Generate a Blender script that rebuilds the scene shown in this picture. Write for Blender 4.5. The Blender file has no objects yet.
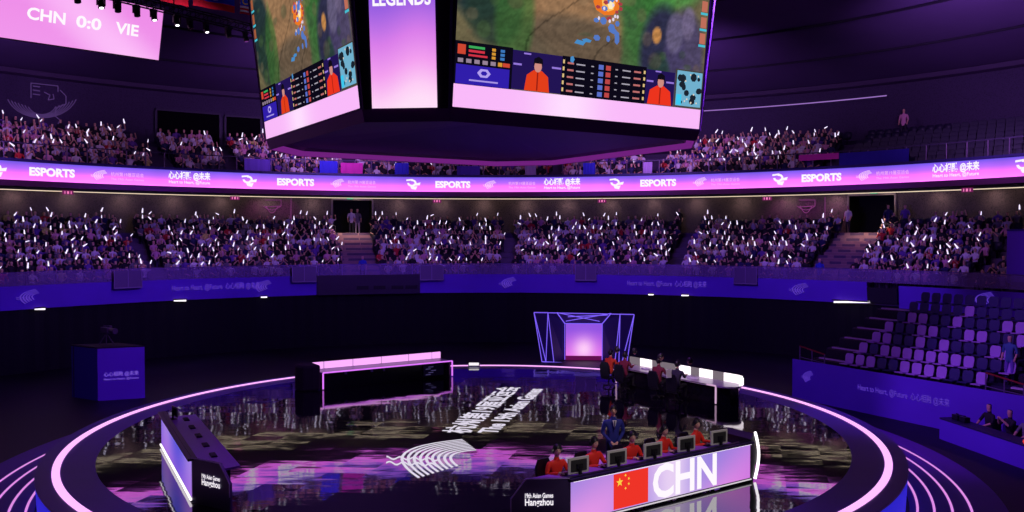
import bpy, bmesh, math, random
import numpy as np
from mathutils import Vector, Matrix
random.seed(7)
PI = math.pi
S = bpy.context.scene
COL = S.collection

# ------------------------------------------------------------------ camera, world, exposure
F_PX, CAM_Z, HORIZON = 845.0, 6.8, 234.0
cam_d = bpy.data.cameras.new('camera')
cam = bpy.data.objects.new('camera', cam_d)
COL.objects.link(cam)
cam.location = (0, 0, CAM_Z)
PITCH = math.atan((256 - HORIZON) / F_PX)
cam.rotation_euler = (PI / 2 - PITCH, 0, 0)
cam_d.sensor_width = 36
cam_d.lens = F_PX / 1024 * 36
cam_d.clip_end = 300
S.camera = cam
w = bpy.data.worlds.new('arena_air')
S.world = w
w.use_nodes = True
w.node_tree.nodes['Background'].inputs[0].default_value = (0.25, 0.08, 0.8, 1)
w.node_tree.nodes['Background'].inputs[1].default_value = 0.008
S.view_settings.view_transform = 'Standard'
S.view_settings.look = 'None'
S.view_settings.exposure = 0.0
S.view_settings.gamma = 1
S.view_settings.use_curve_mapping = False

CX, CY = -1.28, 25.7            # the axis of the bowl and of the round stage
STAGE_Z = 1.0
SHIFT = 0.30

def lamp(name, loc, target, power, color, angle=60, size=0.4, blend=0.6):
    d = bpy.data.lights.new(name, 'SPOT')
    d.energy = power; d.color = color
    d.spot_size = math.radians(angle); d.spot_blend = blend
    d.shadow_soft_size = size
    o = bpy.data.objects.new(name, d)
    COL.objects.link(o)
    o.location = loc
    o.rotation_euler = (Vector(target) - Vector(loc)).to_track_quat('-Z', 'Y').to_euler()
    return o

def bowl(th, r, z):
    return Vector((CX + r * math.sin(th), CY + r * math.cos(th), z))

def rad(d):
    return math.radians(d)

# arena wash lights, hung above the field of play and turned to the stands
for d_ in (-75, -45, -15, 15, 45, 75):
    a_ = rad(d_)
    lamp('stand_wash_light', bowl(a_, 15, 17.5), bowl(a_, 32, 8.8), 1150, (0.74, 0.36, 1.0), 70, 0.3)
for d_ in (-60, -20, 20, 60):
    a_ = rad(d_)
    lamp('ceiling_fill_light', bowl(a_, 22, 12.6), bowl(a_, 33, 18.5), 2900, (0.66, 0.30, 1.0), 120, 0.4, 1.0)  # added uplights without fixtures, raising the dark ceiling
for sx, sy in ((-9, 30), (8, 31), (0, 15)):
    lamp('stage_wash_light', (CX + sx * .4, CY + (sy - 25.7) * .3, 9.0), (CX + sx, sy, 1), 1300, (0.40, 0.10, 1.0), 120, 0.4, 1.0)
for d_ in (-70, -42, -14, 14, 42):
    a_ = rad(d_)
    lamp('fascia_blue_fill', bowl(a_, 16, 8.5), bowl(a_, 27.3, 3.6), 1900, (0.24, 0.08, 1.0), 70, 0.3, 0.5)  # added blue spots that brighten the printed fascia banners
lamp('cube_belly_fill', (1.5, 29.0, 1.6), (1.2, 27.5, 9.6), 330, (0.5, 0.16, 1.0), 60, 0.2, 1.0)  # added uplight for the violet glow on the cube's underside
lamp('player_key_light', (6.5, 8.5, 15.5), (3.2, 18.8, 2), 3700, (1.0, 0.86, 0.84), 24, 0.25)
lamp('desk_group_fill', (1.5, 22.0, 9.0), (4.8, 29.8, 2.0), 1500, (1.0, 0.75, 0.85), 26, 0.2)  # added spot without a fixture, brightens the crew at the far desk
lamp('tribune_light', (2.0, 20.0, 15.0), (17.5, 30.5, 2.4), 6500, (0.42, 0.15, 1.0), 52, 0.3)
lamp('camera_box_light', (-9.0, 17.0, 14.0), (-16.5, 34.5, 1), 4200, (0.40, 0.12, 1.0), 20, 0.3)

# ------------------------------------------------------------------ helpers
def lin(c):
    c = c / 255.0
    return c / 12.92 if c <= 0.04045 else ((c + 0.055) / 1.055) ** 2.4

def rgb(r, g, b):
    return (lin(r), lin(g), lin(b), 1.0)

def P(px, py, Z):
    """point at height Z seen at this place of the photograph"""
    # ray in camera space, rotated by the pitch
    x = (px - 512) / F_PX; y = -(py - 256) / F_PX
    c, s = math.cos(PITCH), math.sin(PITCH)
    d = Vector((x, c + y * s, y * c - s))
    t = (Z - CAM_Z) / d.z
    return Vector((d.x * t, d.y * t, Z))

def PR(px, py, r):
    """point on the cylinder of radius r about the bowl's axis"""
    x = (px - 512) / F_PX; y = -(py - 256) / F_PX
    c, s = math.cos(PITCH), math.sin(PITCH)
    d = Vector((x, c + y * s, y * c - s))
    A = d.x ** 2 + d.y ** 2
    B = -2 * (d.x * CX + d.y * CY)
    Cc = CX * CX + CY * CY - r * r
    t = (-B + math.sqrt(B * B - 4 * A * Cc)) / (2 * A)
    return Vector((d.x * t, d.y * t, CAM_Z + d.z * t))

def TH(px, r):
    p = PR(px, 234, r)
    return math.atan2(p.x - CX, p.y - CY)

def project(p):
    c, s = math.cos(PITCH), math.sin(PITCH)
    z = p[2] - CAM_Z
    f = p[1] * c - z * s
    u = p[1] * s + z * c
    if f < 0.1:
        return (-999, -999)
    return (512 + F_PX * p[0] / f, 256 - F_PX * u / f)

MATS = {}
def mat(name, color, rough=0.6, metal=0.0, emit=None, strength=1.0, noise=0.0, nscale=8.0, alpha=1.0, spec=0.5, bump=0.0):
    if name in MATS:
        return MATS[name]
    m = bpy.data.materials.new(name); m.use_nodes = True
    nt = m.node_tree; b = nt.nodes['Principled BSDF']
    b.inputs['Base Color'].default_value = color
    b.inputs['Roughness'].default_value = rough
    b.inputs['Metallic'].default_value = metal
    b.inputs['Specular IOR Level'].default_value = spec
    if alpha < 1: b.inputs['Alpha'].default_value = alpha
    if emit:
        b.inputs['Emission Color'].default_value = emit
        b.inputs['Emission Strength'].default_value = strength
    if noise or bump:
        tc = nt.nodes.new('ShaderNodeTexCoord'); n = nt.nodes.new('ShaderNodeTexNoise')
        n.inputs['Scale'].default_value = nscale; n.inputs['Detail'].default_value = 4
        nt.links.new(tc.outputs['Object'], n.inputs['Vector'])
        if noise:
            mx = nt.nodes.new('ShaderNodeMix'); mx.data_type = 'RGBA'
            mx.inputs[6].default_value = tuple(c * (1 - noise) for c in color[:3]) + (1,)
            mx.inputs[7].default_value = tuple(min(1, c * (1 + noise)) for c in color[:3]) + (1,)
            nt.links.new(n.outputs['Fac'], mx.inputs[0]); nt.links.new(mx.outputs[2], b.inputs['Base Color'])
        if bump:
            bp = nt.nodes.new('ShaderNodeBump'); bp.inputs['Strength'].default_value = bump
            nt.links.new(n.outputs['Fac'], bp.inputs['Height']); nt.links.new(bp.outputs[0], b.inputs['Normal'])
    MATS[name] = m
    return m

def glow(name, color, strength=1.0):
    if name in MATS:
        return MATS[name]
    m = bpy.data.materials.new(name); m.use_nodes = True
    nt = m.node_tree; nt.nodes.clear()
    e = nt.nodes.new('ShaderNodeEmission'); o = nt.nodes.new('ShaderNodeOutputMaterial')
    e.inputs[0].default_value = color; e.inputs[1].default_value = strength
    nt.links.new(e.outputs[0], o.inputs[0])
    MATS[name] = m
    return m

def led_material(name, strength=1.0, pixel=0.0):
    """a display whose picture is held in the colour attribute 'picture'"""
    m = bpy.data.materials.new(name); m.use_nodes = True
    nt = m.node_tree; nt.nodes.clear()
    a = nt.nodes.new('ShaderNodeVertexColor'); a.layer_name = 'picture'
    e = nt.nodes.new('ShaderNodeEmission'); o = nt.nodes.new('ShaderNodeOutputMaterial')
    e.inputs[1].default_value = strength
    nt.links.new(a.outputs[0], e.inputs[0]); nt.links.new(e.outputs[0], o.inputs[0])
    MATS[name] = m
    return m

LED = led_material('display_picture')
BLACK = mat('matt_black', rgb(14, 11, 24), 0.7)
BLACKG = mat('satin_black', rgb(18, 14, 30), 0.35)
CURTAIN = mat('black_curtain', rgb(9, 7, 17), 0.95, noise=.3, nscale=3)
WHITE_GLOW = glow('white_letter_light', rgb(255, 248, 255), 1.0)
TUBE_WHITE = glow('white_tube_light', (1, .93, 1, 1), 2.2)
RING_GLOW = glow('pink_ring_light', rgb(255, 176, 255), 1.25)
RING_DIM = glow('pink_floor_line_light', rgb(225, 140, 235), 1.0)
NEON = glow('neon_magenta', rgb(226, 120, 255), 1.1)
NEON_BLUE = glow('neon_violet', rgb(122, 92, 245), 1.15)

class MB:
    def __init__(s):
        s.v = []; s.f = []; s.m = []; s.c = None
    def quad(s, a, b, c, d, m=0):
        n = len(s.v); s.v += [Vector(a), Vector(b), Vector(c), Vector(d)]; s.f.append((n, n + 1, n + 2, n + 3)); s.m.append(m)
        return s
    def box(s, c, d, rot=None, m=0):
        n = len(s.v); c = Vector(c)
        R = rot if isinstance(rot, Matrix) else (Matrix.Rotation(rot, 3, 'Z') if rot else None)
        for z in (-.5, .5):
            for x, y in ((-.5, -.5), (.5, -.5), (.5, .5), (-.5, .5)):
                p = Vector((x * d[0], y * d[1], z * d[2]))
                if R is not None: p = R @ p
                s.v.append(c + p)
        for f in ((0, 3, 2, 1), (4, 5, 6, 7), (0, 1, 5, 4), (1, 2, 6, 5), (2, 3, 7, 6), (3, 0, 4, 7)):
            s.f.append(tuple(n + i for i in f)); s.m.append(m)
        return s
    def bar(s, p0, p1, wd, m=0, seg=4, wd2=None):
        """a round or square bar between two points"""
        p0 = Vector(p0); p1 = Vector(p1); ax = (p1 - p0)
        if ax.length < 1e-6: return s
        q = ax.to_track_quat('Z', 'Y').to_matrix(); n = len(s.v)
        for p, r in ((p0, wd), (p1, wd if wd2 is None else wd2)):
            for k in range(seg):
                a = 2 * PI * (k + .5) / seg
                s.v.append(p + q @ Vector((math.cos(a) * r, math.sin(a) * r, 0)))
        for k in range(seg):
            s.f.append((n + k, n + (k + 1) % seg, n + seg + (k + 1) % seg, n + seg + k)); s.m.append(m)
        s.f.append(tuple(n + k for k in reversed(range(seg)))); s.m.append(m)
        s.f.append(tuple(n + seg + k for k in range(seg))); s.m.append(m)
        return s
    def path(s, pts, r, m=0, seg=6):
        for a, b in zip(pts[:-1], pts[1:]): s.bar(a, b, r, m, seg)
        return s
    def prism(s, pts, off, m=0):
        """polygon pts (3d) extruded by the vector off"""
        off = Vector(off); k = len(pts); n = len(s.v)
        s.v += [Vector(p) for p in pts] + [Vector(p) + off for p in pts]
        s.f.append(tuple(n + i for i in range(k))); s.m.append(m)
        s.f.append(tuple(n + k + i for i in reversed(range(k)))); s.m.append(m)
        for i in range(k):
            j = (i + 1) % k
            s.f.append((n + i, n + k + i, n + k + j, n + j)); s.m.append(m)
        return s
    def arc(s, prof, t0, t1, n, m=0, closed=False):
        """profile of (r, z) pairs swept about the bowl's axis"""
        b = len(s.v); k = len(prof)
        for i in range(n + 1):
            t = t0 + (t1 - t0) * i / n
            for r, z in prof: s.v.append(bowl(t, r, z))
        rng = range(k) if closed else range(k - 1)
        for i in range(n):
            for j in rng:
                jj = (j + 1) % k
                s.f.append((b + i * k + j, b + (i + 1) * k + j, b + (i + 1) * k + jj, b + i * k + jj)); s.m.append(m)
        if closed and abs(t1 - t0) < 2 * PI - .01:
            s.f.append(tuple(b + j for j in range(k))); s.m.append(m)
            s.f.append(tuple(b + n * k + j for j in reversed(range(k)))); s.m.append(m)
        return s
    def ball(s, c, r, m=0, seg=10, rings=6):
        c = Vector(c); n = len(s.v)
        r = Vector(r) if hasattr(r, '__len__') else Vector((r, r, r))
        s.v.append(c + Vector((0, 0, r.z)))
        for i in range(1, rings):
            a = PI * i / rings
            for k in range(seg):
                t = 2 * PI * k / seg
                s.v.append(c + Vector((math.sin(a) * math.cos(t) * r.x, math.sin(a) * math.sin(t) * r.y, math.cos(a) * r.z)))
        s.v.append(c - Vector((0, 0, r.z)))
        for k in range(seg):
            s.f.append((n, n + 1 + k, n + 1 + (k + 1) % seg)); s.m.append(m)
            for i in range(rings - 2):
                a = n + 1 + i * seg; b2 = a + seg
                s.f.append((a + k, b2 + k, b2 + (k + 1) % seg, a + (k + 1) % seg)); s.m.append(m)
            a = n + 1 + (rings - 2) * seg
            s.f.append((a + k, len(s.v) - 1, a + (k + 1) % seg)); s.m.append(m)
        return s
    def add(s, verts, faces, m=0):
        n = len(s.v); s.v += [Vector(v) for v in verts]
        for f in faces: s.f.append(tuple(n + i for i in f)); s.m.append(m)
        return s
    def build(s, name, mats, parent=None, world=True, smooth=False, bevel=0, origin=None, color=None):
        if not isinstance(mats, (list, tuple)): mats = [mats]
        V = s.v
        if parent is None:
            if origin is None:
                lo = [min(v[i] for v in V) for i in range(3)]; hi = [max(v[i] for v in V) for i in range(3)]
                origin = Vector(((lo[0] + hi[0]) / 2, (lo[1] + hi[1]) / 2, lo[2]))
            loc = Vector(origin); V = [v - loc for v in V]
        else:
            loc = Vector((0, 0, 0))
            if world:
                Mi = WORLD[parent.name].inverted(); V = [Mi @ v for v in V]
        me = bpy.data.meshes.new(name)
        me.from_pydata([tuple(v) for v in V], [], s.f)
        for x in mats: me.materials.append(x)
        if len(mats) > 1: me.polygons.foreach_set('material_index', s.m)
        if color is not None:
            ca = me.color_attributes.new('picture', 'FLOAT_COLOR', 'POINT')
            ca.data.foreach_set('color', np.array(color, dtype=np.float32).ravel())
        if smooth: me.polygons.foreach_set('use_smooth', [True] * len(me.polygons))
        me.update()
        o = bpy.data.objects.new(name, me); COL.objects.link(o)
        o.location = loc
        if parent is not None: o.parent = parent
        if bevel:
            b = o.modifiers.new('bevel', 'BEVEL'); b.width = bevel; b.segments = 2; b.limit_method = 'ANGLE'
        WORLD[o.name] = (WORLD[parent.name].copy() if parent is not None else Matrix.Translation(loc))
        return o

WORLD = {}
def tag(o, label=None, cat=None, group=None, kind=None):
    if label: o['label'] = label
    if cat: o['category'] = cat
    if group: o['group'] = group
    if kind: o['kind'] = kind
    return o

def thing(name, loc, rz=0, label=None, cat=None, group=None, kind=None):
    o = bpy.data.objects.new(name, None); COL.objects.link(o)
    o.location = loc; o.rotation_euler = (0, 0, rz); o.empty_display_size = .2
    WORLD[o.name] = Matrix.Translation(Vector(loc)) @ Matrix.Rotation(rz, 4, 'Z')
    return tag(o, label, cat, group, kind)

def dup(o, parent=None, loc=None, rz=None):
    c = o.copy(); COL.objects.link(c)
    if parent is not None:
        c.parent = parent; WORLD[c.name] = WORLD[parent.name].copy()
    else:
        if loc is not None: c.location = loc
        if rz is not None: c.rotation_euler = (0, 0, rz)
        WORLD[c.name] = Matrix.Translation(c.location) @ Matrix.Rotation(c.rotation_euler[2], 4, 'Z')
    for ch in list(o.children): dup(ch, c)
    return c

def text_geo(txt, size=1.0, bold=0.0, align='CENTER', width=None):
    cu = bpy.data.curves.new('lettering', 'FONT')
    cu.body = txt; cu.size = size; cu.offset = bold * size; cu.align_x = align; cu.align_y = 'CENTER'
    cu.resolution_u = 3; cu.extrude = 0
    o = bpy.data.objects.new('lettering', cu); COL.objects.link(o)
    dg = bpy.context.evaluated_depsgraph_get(); dg.update()
    me = bpy.data.meshes.new_from_object(o.evaluated_get(dg))
    vs = [v.co.copy() for v in me.vertices]; fs = [tuple(p.vertices) for p in me.polygons]
    bpy.data.objects.remove(o); bpy.data.curves.remove(cu); bpy.data.meshes.remove(me)
    if vs:
        lo = min(v.x for v in vs); hi = max(v.x for v in vs)
        ly = min(v.y for v in vs); hy = max(v.y for v in vs)
        if width:
            k = width / (hi - lo)
            off = (lo + hi) / 2 if align == 'CENTER' else lo
            for v in vs: v.x = (v.x - off) * k
        cy = (ly + hy) / 2
        for v in vs: v.y -= cy
    return vs, fs

def place_text(mb, geo, o, u, v, m=0):
    vs, fs = geo; o = Vector(o); u = Vector(u).normalized(); v = Vector(v).normalized()
    mb.add([o + u * p.x + v * p.y for p in vs], fs, m)
    return mb

def arc_text(mb, geo, th, r, z, m=0):
    vs, fs = geo
    mb.add([bowl(th + p.x / r, r, z + p.y) for p in vs], fs, m)
    return mb

# Emblem: a fan of nested swept bands, as (u, v) strips in a unit box
def fan_strips(n=9, k=12):
    out = []
    def bez(a, b, c, t):
        return ((1 - t) ** 2 * a[0] + 2 * t * (1 - t) * b[0] + t * t * c[0], (1 - t) ** 2 * a[1] + 2 * t * (1 - t) * b[1] + t * t * c[1])
    A0, M0, B0 = (.82, 1.0), (-.25, .72), (.34, 0.0)
    A1, M1, B1 = (1.0, .66), (.62, .60), (.82, .30)
    L = lambda a, b, t: (a[0] + (b[0] - a[0]) * t, a[1] + (b[1] - a[1]) * t)
    for i in range(n):
        t0 = i / n; t1 = (i + .50) / n
        e0 = [bez(L(A0, A1, t0), L(M0, M1, t0), L(B0, B1, t0), j / k) for j in range(k + 1)]
        e1 = [bez(L(A0, A1, t1), L(M0, M1, t1), L(B0, B1, t1), j / k) for j in range(k + 1)]
        out.append((e0, e1))
    return out

def emblem(mb, fn, n=7, m=0):
    """fn maps (u, v) in the unit box to a point"""
    for e0, e1 in fan_strips(n):
        for j in range(len(e0) - 1):
            mb.quad(fn(*e0[j]), fn(*e0[j + 1]), fn(*e1[j + 1]), fn(*e1[j]), m)
    for off in (0, .13):
        pts = [(-.03 + .60 * t, .33 + off + .035 * math.sin(t * 24 + off * 12) - .05 * t) for t in [i / 28 for i in range(29)]]
        for (a, b), (c, d) in zip(pts[:-1], pts[1:]):
            mb.quad(fn(a, b), fn(c, d), fn(c, d + .04), fn(a, b + .04), m)
    return mb

def lerp3(a, b, t):
    return tuple(a[i] + (b[i] - a[i]) * t for i in range(3))

def picture_grid(mb_name, o, u, v, W, H, nu, nv, fn, parent, matl=LED, world=True):
    """a flat display of nu x nv cells whose colours come from fn(s, t)"""
    o = Vector(o); u = Vector(u).normalized(); v = Vector(v).normalized()
    mb = MB(); cols = []
    for j in range(nv + 1):
        for i in range(nu + 1):
            a = i / nu; b = j / nv
            mb.v.append(o + u * (W * a) + v * (H * b))
            c = fn(a, b); cols.append((lin(c[0]), lin(c[1]), lin(c[2]), 1))
    for j in range(nv):
        for i in range(nu):
            n = j * (nu + 1) + i
            mb.f.append((n, n + 1, n + nu + 2, n + nu + 1)); mb.m.append(0)
    return mb.build(mb_name, matl, parent, world, color=cols)

# ------------------------------------------------------------------ the setting
floor_m = mat('black_hall_floor', rgb(10, 8, 18), 0.55, noise=.3, nscale=1.5)
mb = MB(); mb.arc([(0, 0), (40, 0)], 0, 2 * PI, 96)
tag(mb.build('floor', floor_m, origin=(CX, CY, 0)), 'black floor of the arena', kind='structure')
# black curtain wall under the lower stand, pleated
mb = MB(); n = 720
for i in range(n + 1):
    t = 2 * PI * i / n; rr = 27.4 + .05 * math.sin(i * 1.9)
    mb.v += [bowl(t, rr, 0), bowl(t, rr, 3.2)]
for i in range(n): mb.f.append((2 * i, 2 * i + 1, 2 * i + 3, 2 * i + 2)); mb.m.append(0)
tag(mb.build('wall_field', CURTAIN, origin=(CX, CY, 0)), 'black curtain under the lower stand', kind='structure')

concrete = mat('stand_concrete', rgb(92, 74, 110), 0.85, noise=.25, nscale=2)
LOW_R, LOW_Z, LOW_D, LOW_H, LOW_N = 28.0, 3.9, 0.69, 0.33, 10
UP_R, UP_Z, UP_D, UP_H, UP_N = 29.6, 10.05, 0.66, 0.31, 8
def stand_profile(r0, z0, d, h, n, rl, zb):
    p = [(rl, zb), (rl, z0)]
    r = r0 - .35
    for k in range(n):
        p += [(r + d * k, z0 + h * k) if k else (r, z0), (r + d * (k + 1), z0 + h * k)]
        if k < n - 1: p.append((r + d * (k + 1), z0 + h * (k + 1)))
    return p
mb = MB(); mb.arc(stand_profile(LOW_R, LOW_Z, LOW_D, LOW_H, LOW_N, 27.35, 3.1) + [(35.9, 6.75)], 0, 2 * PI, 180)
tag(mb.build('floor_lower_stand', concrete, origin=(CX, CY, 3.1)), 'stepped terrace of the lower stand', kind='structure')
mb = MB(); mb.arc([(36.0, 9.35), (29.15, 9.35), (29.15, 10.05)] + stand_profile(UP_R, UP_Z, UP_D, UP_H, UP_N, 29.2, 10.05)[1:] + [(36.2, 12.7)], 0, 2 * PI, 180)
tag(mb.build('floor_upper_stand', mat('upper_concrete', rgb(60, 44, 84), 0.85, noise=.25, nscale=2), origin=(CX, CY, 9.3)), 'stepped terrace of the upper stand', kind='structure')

# wall behind the lower stand (perforated brownish panels)
def perforated(name, c0, c1, scale):
    m = bpy.data.materials.new(name); m.use_nodes = True
    nt = m.node_tree; b = nt.nodes['Principled BSDF']; b.inputs['Roughness'].default_value = .8
    tc = nt.nodes.new('ShaderNodeTexCoord'); vo = nt.nodes.new('ShaderNodeTexVoronoi'); vo.inputs['Scale'].default_value = scale
    cr = nt.nodes.new('ShaderNodeValToRGB'); cr.color_ramp.elements[0].position = .25; cr.color_ramp.elements[1].position = .45
    cr.color_ramp.elements[0].color = c0; cr.color_ramp.elements[1].color = c1
    bp = nt.nodes.new('ShaderNodeBump'); bp.inputs['Strength'].default_value = .6
    nt.links.new(tc.outputs['Object'], vo.inputs[0]); nt.links.new(vo.outputs['Distance'], cr.inputs[0])
    nt.links.new(cr.outputs[0], b.inputs['Base Color']); nt.links.new(vo.outputs['Distance'], bp.inputs['Height']); nt.links.new(bp.outputs[0], b.inputs['Normal'])
    return m
wall_m = perforated('perforated_wall_panel', rgb(30, 22, 36), rgb(88, 70, 80), 16.0)
LW = 35.6
DOORS = [(TH(352.5, LW), 1.42), (TH(871.5, LW), 1.42)]
mb = MB()
ts = sorted([-PI, PI] + [t + s_ * hw / LW for t, hw in DOORS for s_ in (-1, 1)])
for a, b in zip(ts[:-1], ts[1:]):
    isdoor = any(abs((a + b) / 2 - t) < .01 for t, _ in DOORS)
    if isdoor: mb.arc([(LW, 9.22), (LW, 9.36)], a, b, 4)
    else: mb.arc([(LW, 6.3), (LW, 9.36)], a, b, max(4, int((b - a) * 40)))
tag(mb.build('wall_lower', wall_m, origin=(CX, CY, 6.3)), 'perforated wall behind the lower stand', kind='structure')
for i, (t, hw) in enumerate(DOORS):
    mb = MB()
    for s_ in (-1, 1): mb.arc([(LW - .05, 6.75), (LW - .05, 9.3), (LW + 2.0, 9.3), (LW + 2.0, 6.75)][::3], t + s_ * hw / LW, t + s_ * (hw + .001) / LW, 1)
    mb = MB()
    a, b = t - hw / LW, t + hw / LW
    for q in (a, b): mb.quad(bowl(q, LW, 6.7), bowl(q, LW + 2.2, 6.7), bowl(q, LW + 2.2, 9.3), bowl(q, LW, 9.3))
    mb.arc([(LW + 2.2, 6.7), (LW + 2.2, 9.3)], a, b, 4); mb.arc([(LW, 9.22), (LW + 2.2, 9.3)], a, b, 4); mb.arc([(LW - .1, 6.7), (LW + 2.2, 6.7)], a, b, 4)
    door = tag(mb.build('door_%d' % (i + 1), mat('doorway_black', rgb(12, 9, 16), .9)), 'dark doorway through the lower stand wall', kind='structure')
    fr = MB()
    for q in (a, b): fr.box(bowl(q, LW - .04, 7.96), (.12, .12, 2.5), -q)
    fr.arc([(LW - .1, 9.18), (LW - .1, 9.3), (LW + .02, 9.3), (LW + .02, 9.18)], a, b, 6, closed=True)
    fr.build('door_frame', mat('door_frame_grey', rgb(120, 104, 110), .5), door)
# warm cove light under the gallery
mb = MB(); mb.arc([(LW - .55, 9.31), (LW - .12, 9.31), (LW - .12, 9.34), (LW - .55, 9.34)], -1.3, 1.35, 120, closed=True)
cove = tag(mb.build('cove_light', glow('warm_cove_light', (1.0, .80, .58, 1), .9)), 'warm strip light running along the ceiling under the upper stand', 'strip light')
for i in range(26):
    a_ = rad(-60 + 4.9 * i)
    lamp('cove_lamp', bowl(a_, 34.9, 9.28), bowl(a_, 35.6, 8.2), 38, (1.0, .76, .60), 140, .15, 1.0)
# wall behind the upper stand
UW = 36.1
mb = MB(); mb.arc([(UW, 12.3), (UW, 16.2)], 0, 2 * PI, 160)
tag(mb.build('wall_upper', perforated('upper_wall_panel', rgb(46, 34, 70), rgb(60, 44, 86), 12.0), origin=(CX, CY, 12.3)), 'dark wall behind the upper stand', kind='structure')
for i, (x0, x1, y0, y1) in enumerate(((157, 221, 111, 150), (226, 262, 116, 150))):
    a, b = TH(x0, UW - .1), TH(x1, UW - .1)
    z1 = PR((x0 + x1) / 2, (y0 + 2), UW).z
    mb = MB(); mb.arc([(UW - .12, 12.4), (UW - .12, z1), (UW + .6, z1)], a, b, 6)
    d = tag(mb.build('window_%d' % (i + 1), mat('opening_dark_sheet', rgb(8, 5, 14), .95, spec=.1)), 'dark opening in the upper wall', kind='structure')  # near-black sheet paints the darkness inside the opening
    fr = MB(); fr.arc([(UW - .2, z1), (UW - .2, z1 + .12), (UW - .05, z1 + .12), (UW - .05, z1)], a, b, 6, closed=True)
    for q in (a, b): fr.box(bowl(q, UW - .14, (12.4 + z1) / 2), (.14, .12, z1 - 12.4), -q)
    fr.build('window_frame', mat('upper_frame', rgb(52, 40, 78), .6), d)

# ceiling: shallow cone with ring seams
ceil_m = mat('ceiling_panel', rgb(74, 52, 104), 0.85, noise=.2, nscale=.35)
cz = lambda r: 16.2 + (36.4 - r) * .19
mb = MB(); mb.arc([(36.4, 16.2), (24, cz(24)), (12, cz(12)), (0, cz(0))], 0, 2 * PI, 120)
tag(mb.build('ceiling', ceil_m, origin=(CX, CY, 16)), 'shallow conical ceiling', kind='structure')
for i, r in enumerate((31.2, 26.6, 21.8)):
    mb = MB(); z = cz(r) - .03
    mb.arc([(r, z), (r + .16, z - .03), (r + .16, z - .1), (r, z - .1)], 0, 2 * PI, 120, closed=True)
    tag(mb.build('trim_%d' % (i + 1), mat('ceiling_seam', rgb(24, 14, 44), .8), origin=(CX, CY, z)), 'ring seam of the ceiling', kind='structure')
mb = MB(); mb.arc([(36.3, 15.95), (35.6, 16.05), (35.5, 16.3), (36.3, 16.3)], 0, 2 * PI, 120, closed=True)
tag(mb.build('trim_4', mat('cornice', rgb(66, 46, 88), .7), origin=(CX, CY, 16)), 'cornice between wall and ceiling', kind='structure')

# ------------------------------------------------------------------ blue fascia of the lower stand
BLUE = mat('blue_banner_cloth', rgb(106, 52, 214), 0.75, noise=.12, nscale=.6)
FR = 27.3
def sloped(name, prof, px0, px1, m, label, cat, n=40, group=None):
    a, b = TH(px0, FR), TH(px1, FR)
    q = MB(); q.arc(prof, a, b, n, closed=True)
    return tag(q.build(name, m), label, cat, group)
prof_f = [(27.3, 3.12), (27.22, 4.3), (27.36, 4.3), (27.42, 3.12)]
f1 = sloped('fascia_banner', prof_f, -60, 316, BLUE, 'long blue banner along the lower stand, left of the grey panel', 'banner')
f2 = sloped('fascia_banner', prof_f, 420, 868, BLUE, 'long blue banner along the lower stand, right of the grey panel', 'banner', 60)
f3 = sloped('fascia_banner', [(27.3, 3.0), (27.22, 4.15), (27.36, 4.15), (27.42, 3.0)], 900, 1120, BLUE, 'blue banner behind the empty bank of seats at right', 'banner')
f4 = sloped('display_board', [(27.15, 3.1), (27.1, 4.3), (27.36, 4.3), (27.42, 3.1)], 316.5, 419.5, mat('grey_screen_panel', rgb(46, 34, 58), .5), 'dark grey panel set in the blue banner of the lower stand', 'panel', 20)
q = MB()
for px in (362, 379, 397, 411): q.arc([(27.08, 3.4), (27.08, 3.62)], TH(px - 6, FR), TH(px + 6, FR), 3)
q.build('vent_slot', BLACK, f4)
f5 = sloped('display_board', [(27.2, 3.2), (27.1, 4.0), (27.36, 4.0), (27.42, 3.2)], 869, 899, mat('dark_gap_panel', rgb(20, 14, 34), .7), 'small dark panel above the stairs at right', 'panel', 6)
LET_DIM = glow('dim_banner_letters', rgb(96, 58, 196), .8)
def banner_text(parent, px, z, txt, wdt, r=27.2, size=.4, m=LET_DIM, name='lettering'):
    q = MB(); arc_text(q, text_geo(txt, size, .01, width=wdt), TH(px, r), r - .02, z)
    return q.build(name, m, parent)
banner_text(f1, 216, 3.8, 'Heart to Heart, @Future  心心相融 @未来', 4.9)
banner_text(f2, 667, 3.8, 'Heart to Heart, @Future  心心相融 @未来', 4.8)
for par, px in ((f1, 27), (f1, 262), (f2, 508), (f2, 800), (f3, 985)):
    q = MB(); tt = TH(px, 27.2)
    emblem(q, lambda u, v: bowl(tt + (u - .5) * 1.1 / 27.2, 27.16, 3.4 + v * .7), 5)
    q.build('emblem', LET_DIM, par)
# long small lights on the fascia
for px, py, wpx, lab in ((40, 309, 10, 'small white light under the blue banner at far left'), (180, 300.5, 12, 'small white light under the blue banner, above and right of the blue camera box'),
                         (264, 297, 6, 'small white light under the blue banner, left of the grey panel'), (651, 294.5, 5, 'small white light under the banner above the portal, left one of the pair'),
                         (685, 295.3, 7, 'small white light under the banner above the portal, right one of the pair'), (852, 302, 36, 'long white strip light beside the stairs at right')):
    p0 = PR(px - wpx / 2, py, 27.05); p1 = PR(px + wpx / 2, py, 27.05)
    root = thing('strip_lamp', (p0 + p1) / 2, 0, lab, 'lamp')
    MB().box((p0 + p1) / 2 + Vector((0, 0, .06)), ((p1 - p0).length * 1.1, .1, .06), math.atan2(p1.y - p0.y, p1.x - p0.x)).build('housing', BLACKG, root)
    MB().bar(p0, p1, .045, seg=6).build('diffuser', glow('fascia_lamp_light', (1, .9, 1, 1), 1.6 if wpx < 20 else .8), root)

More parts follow.
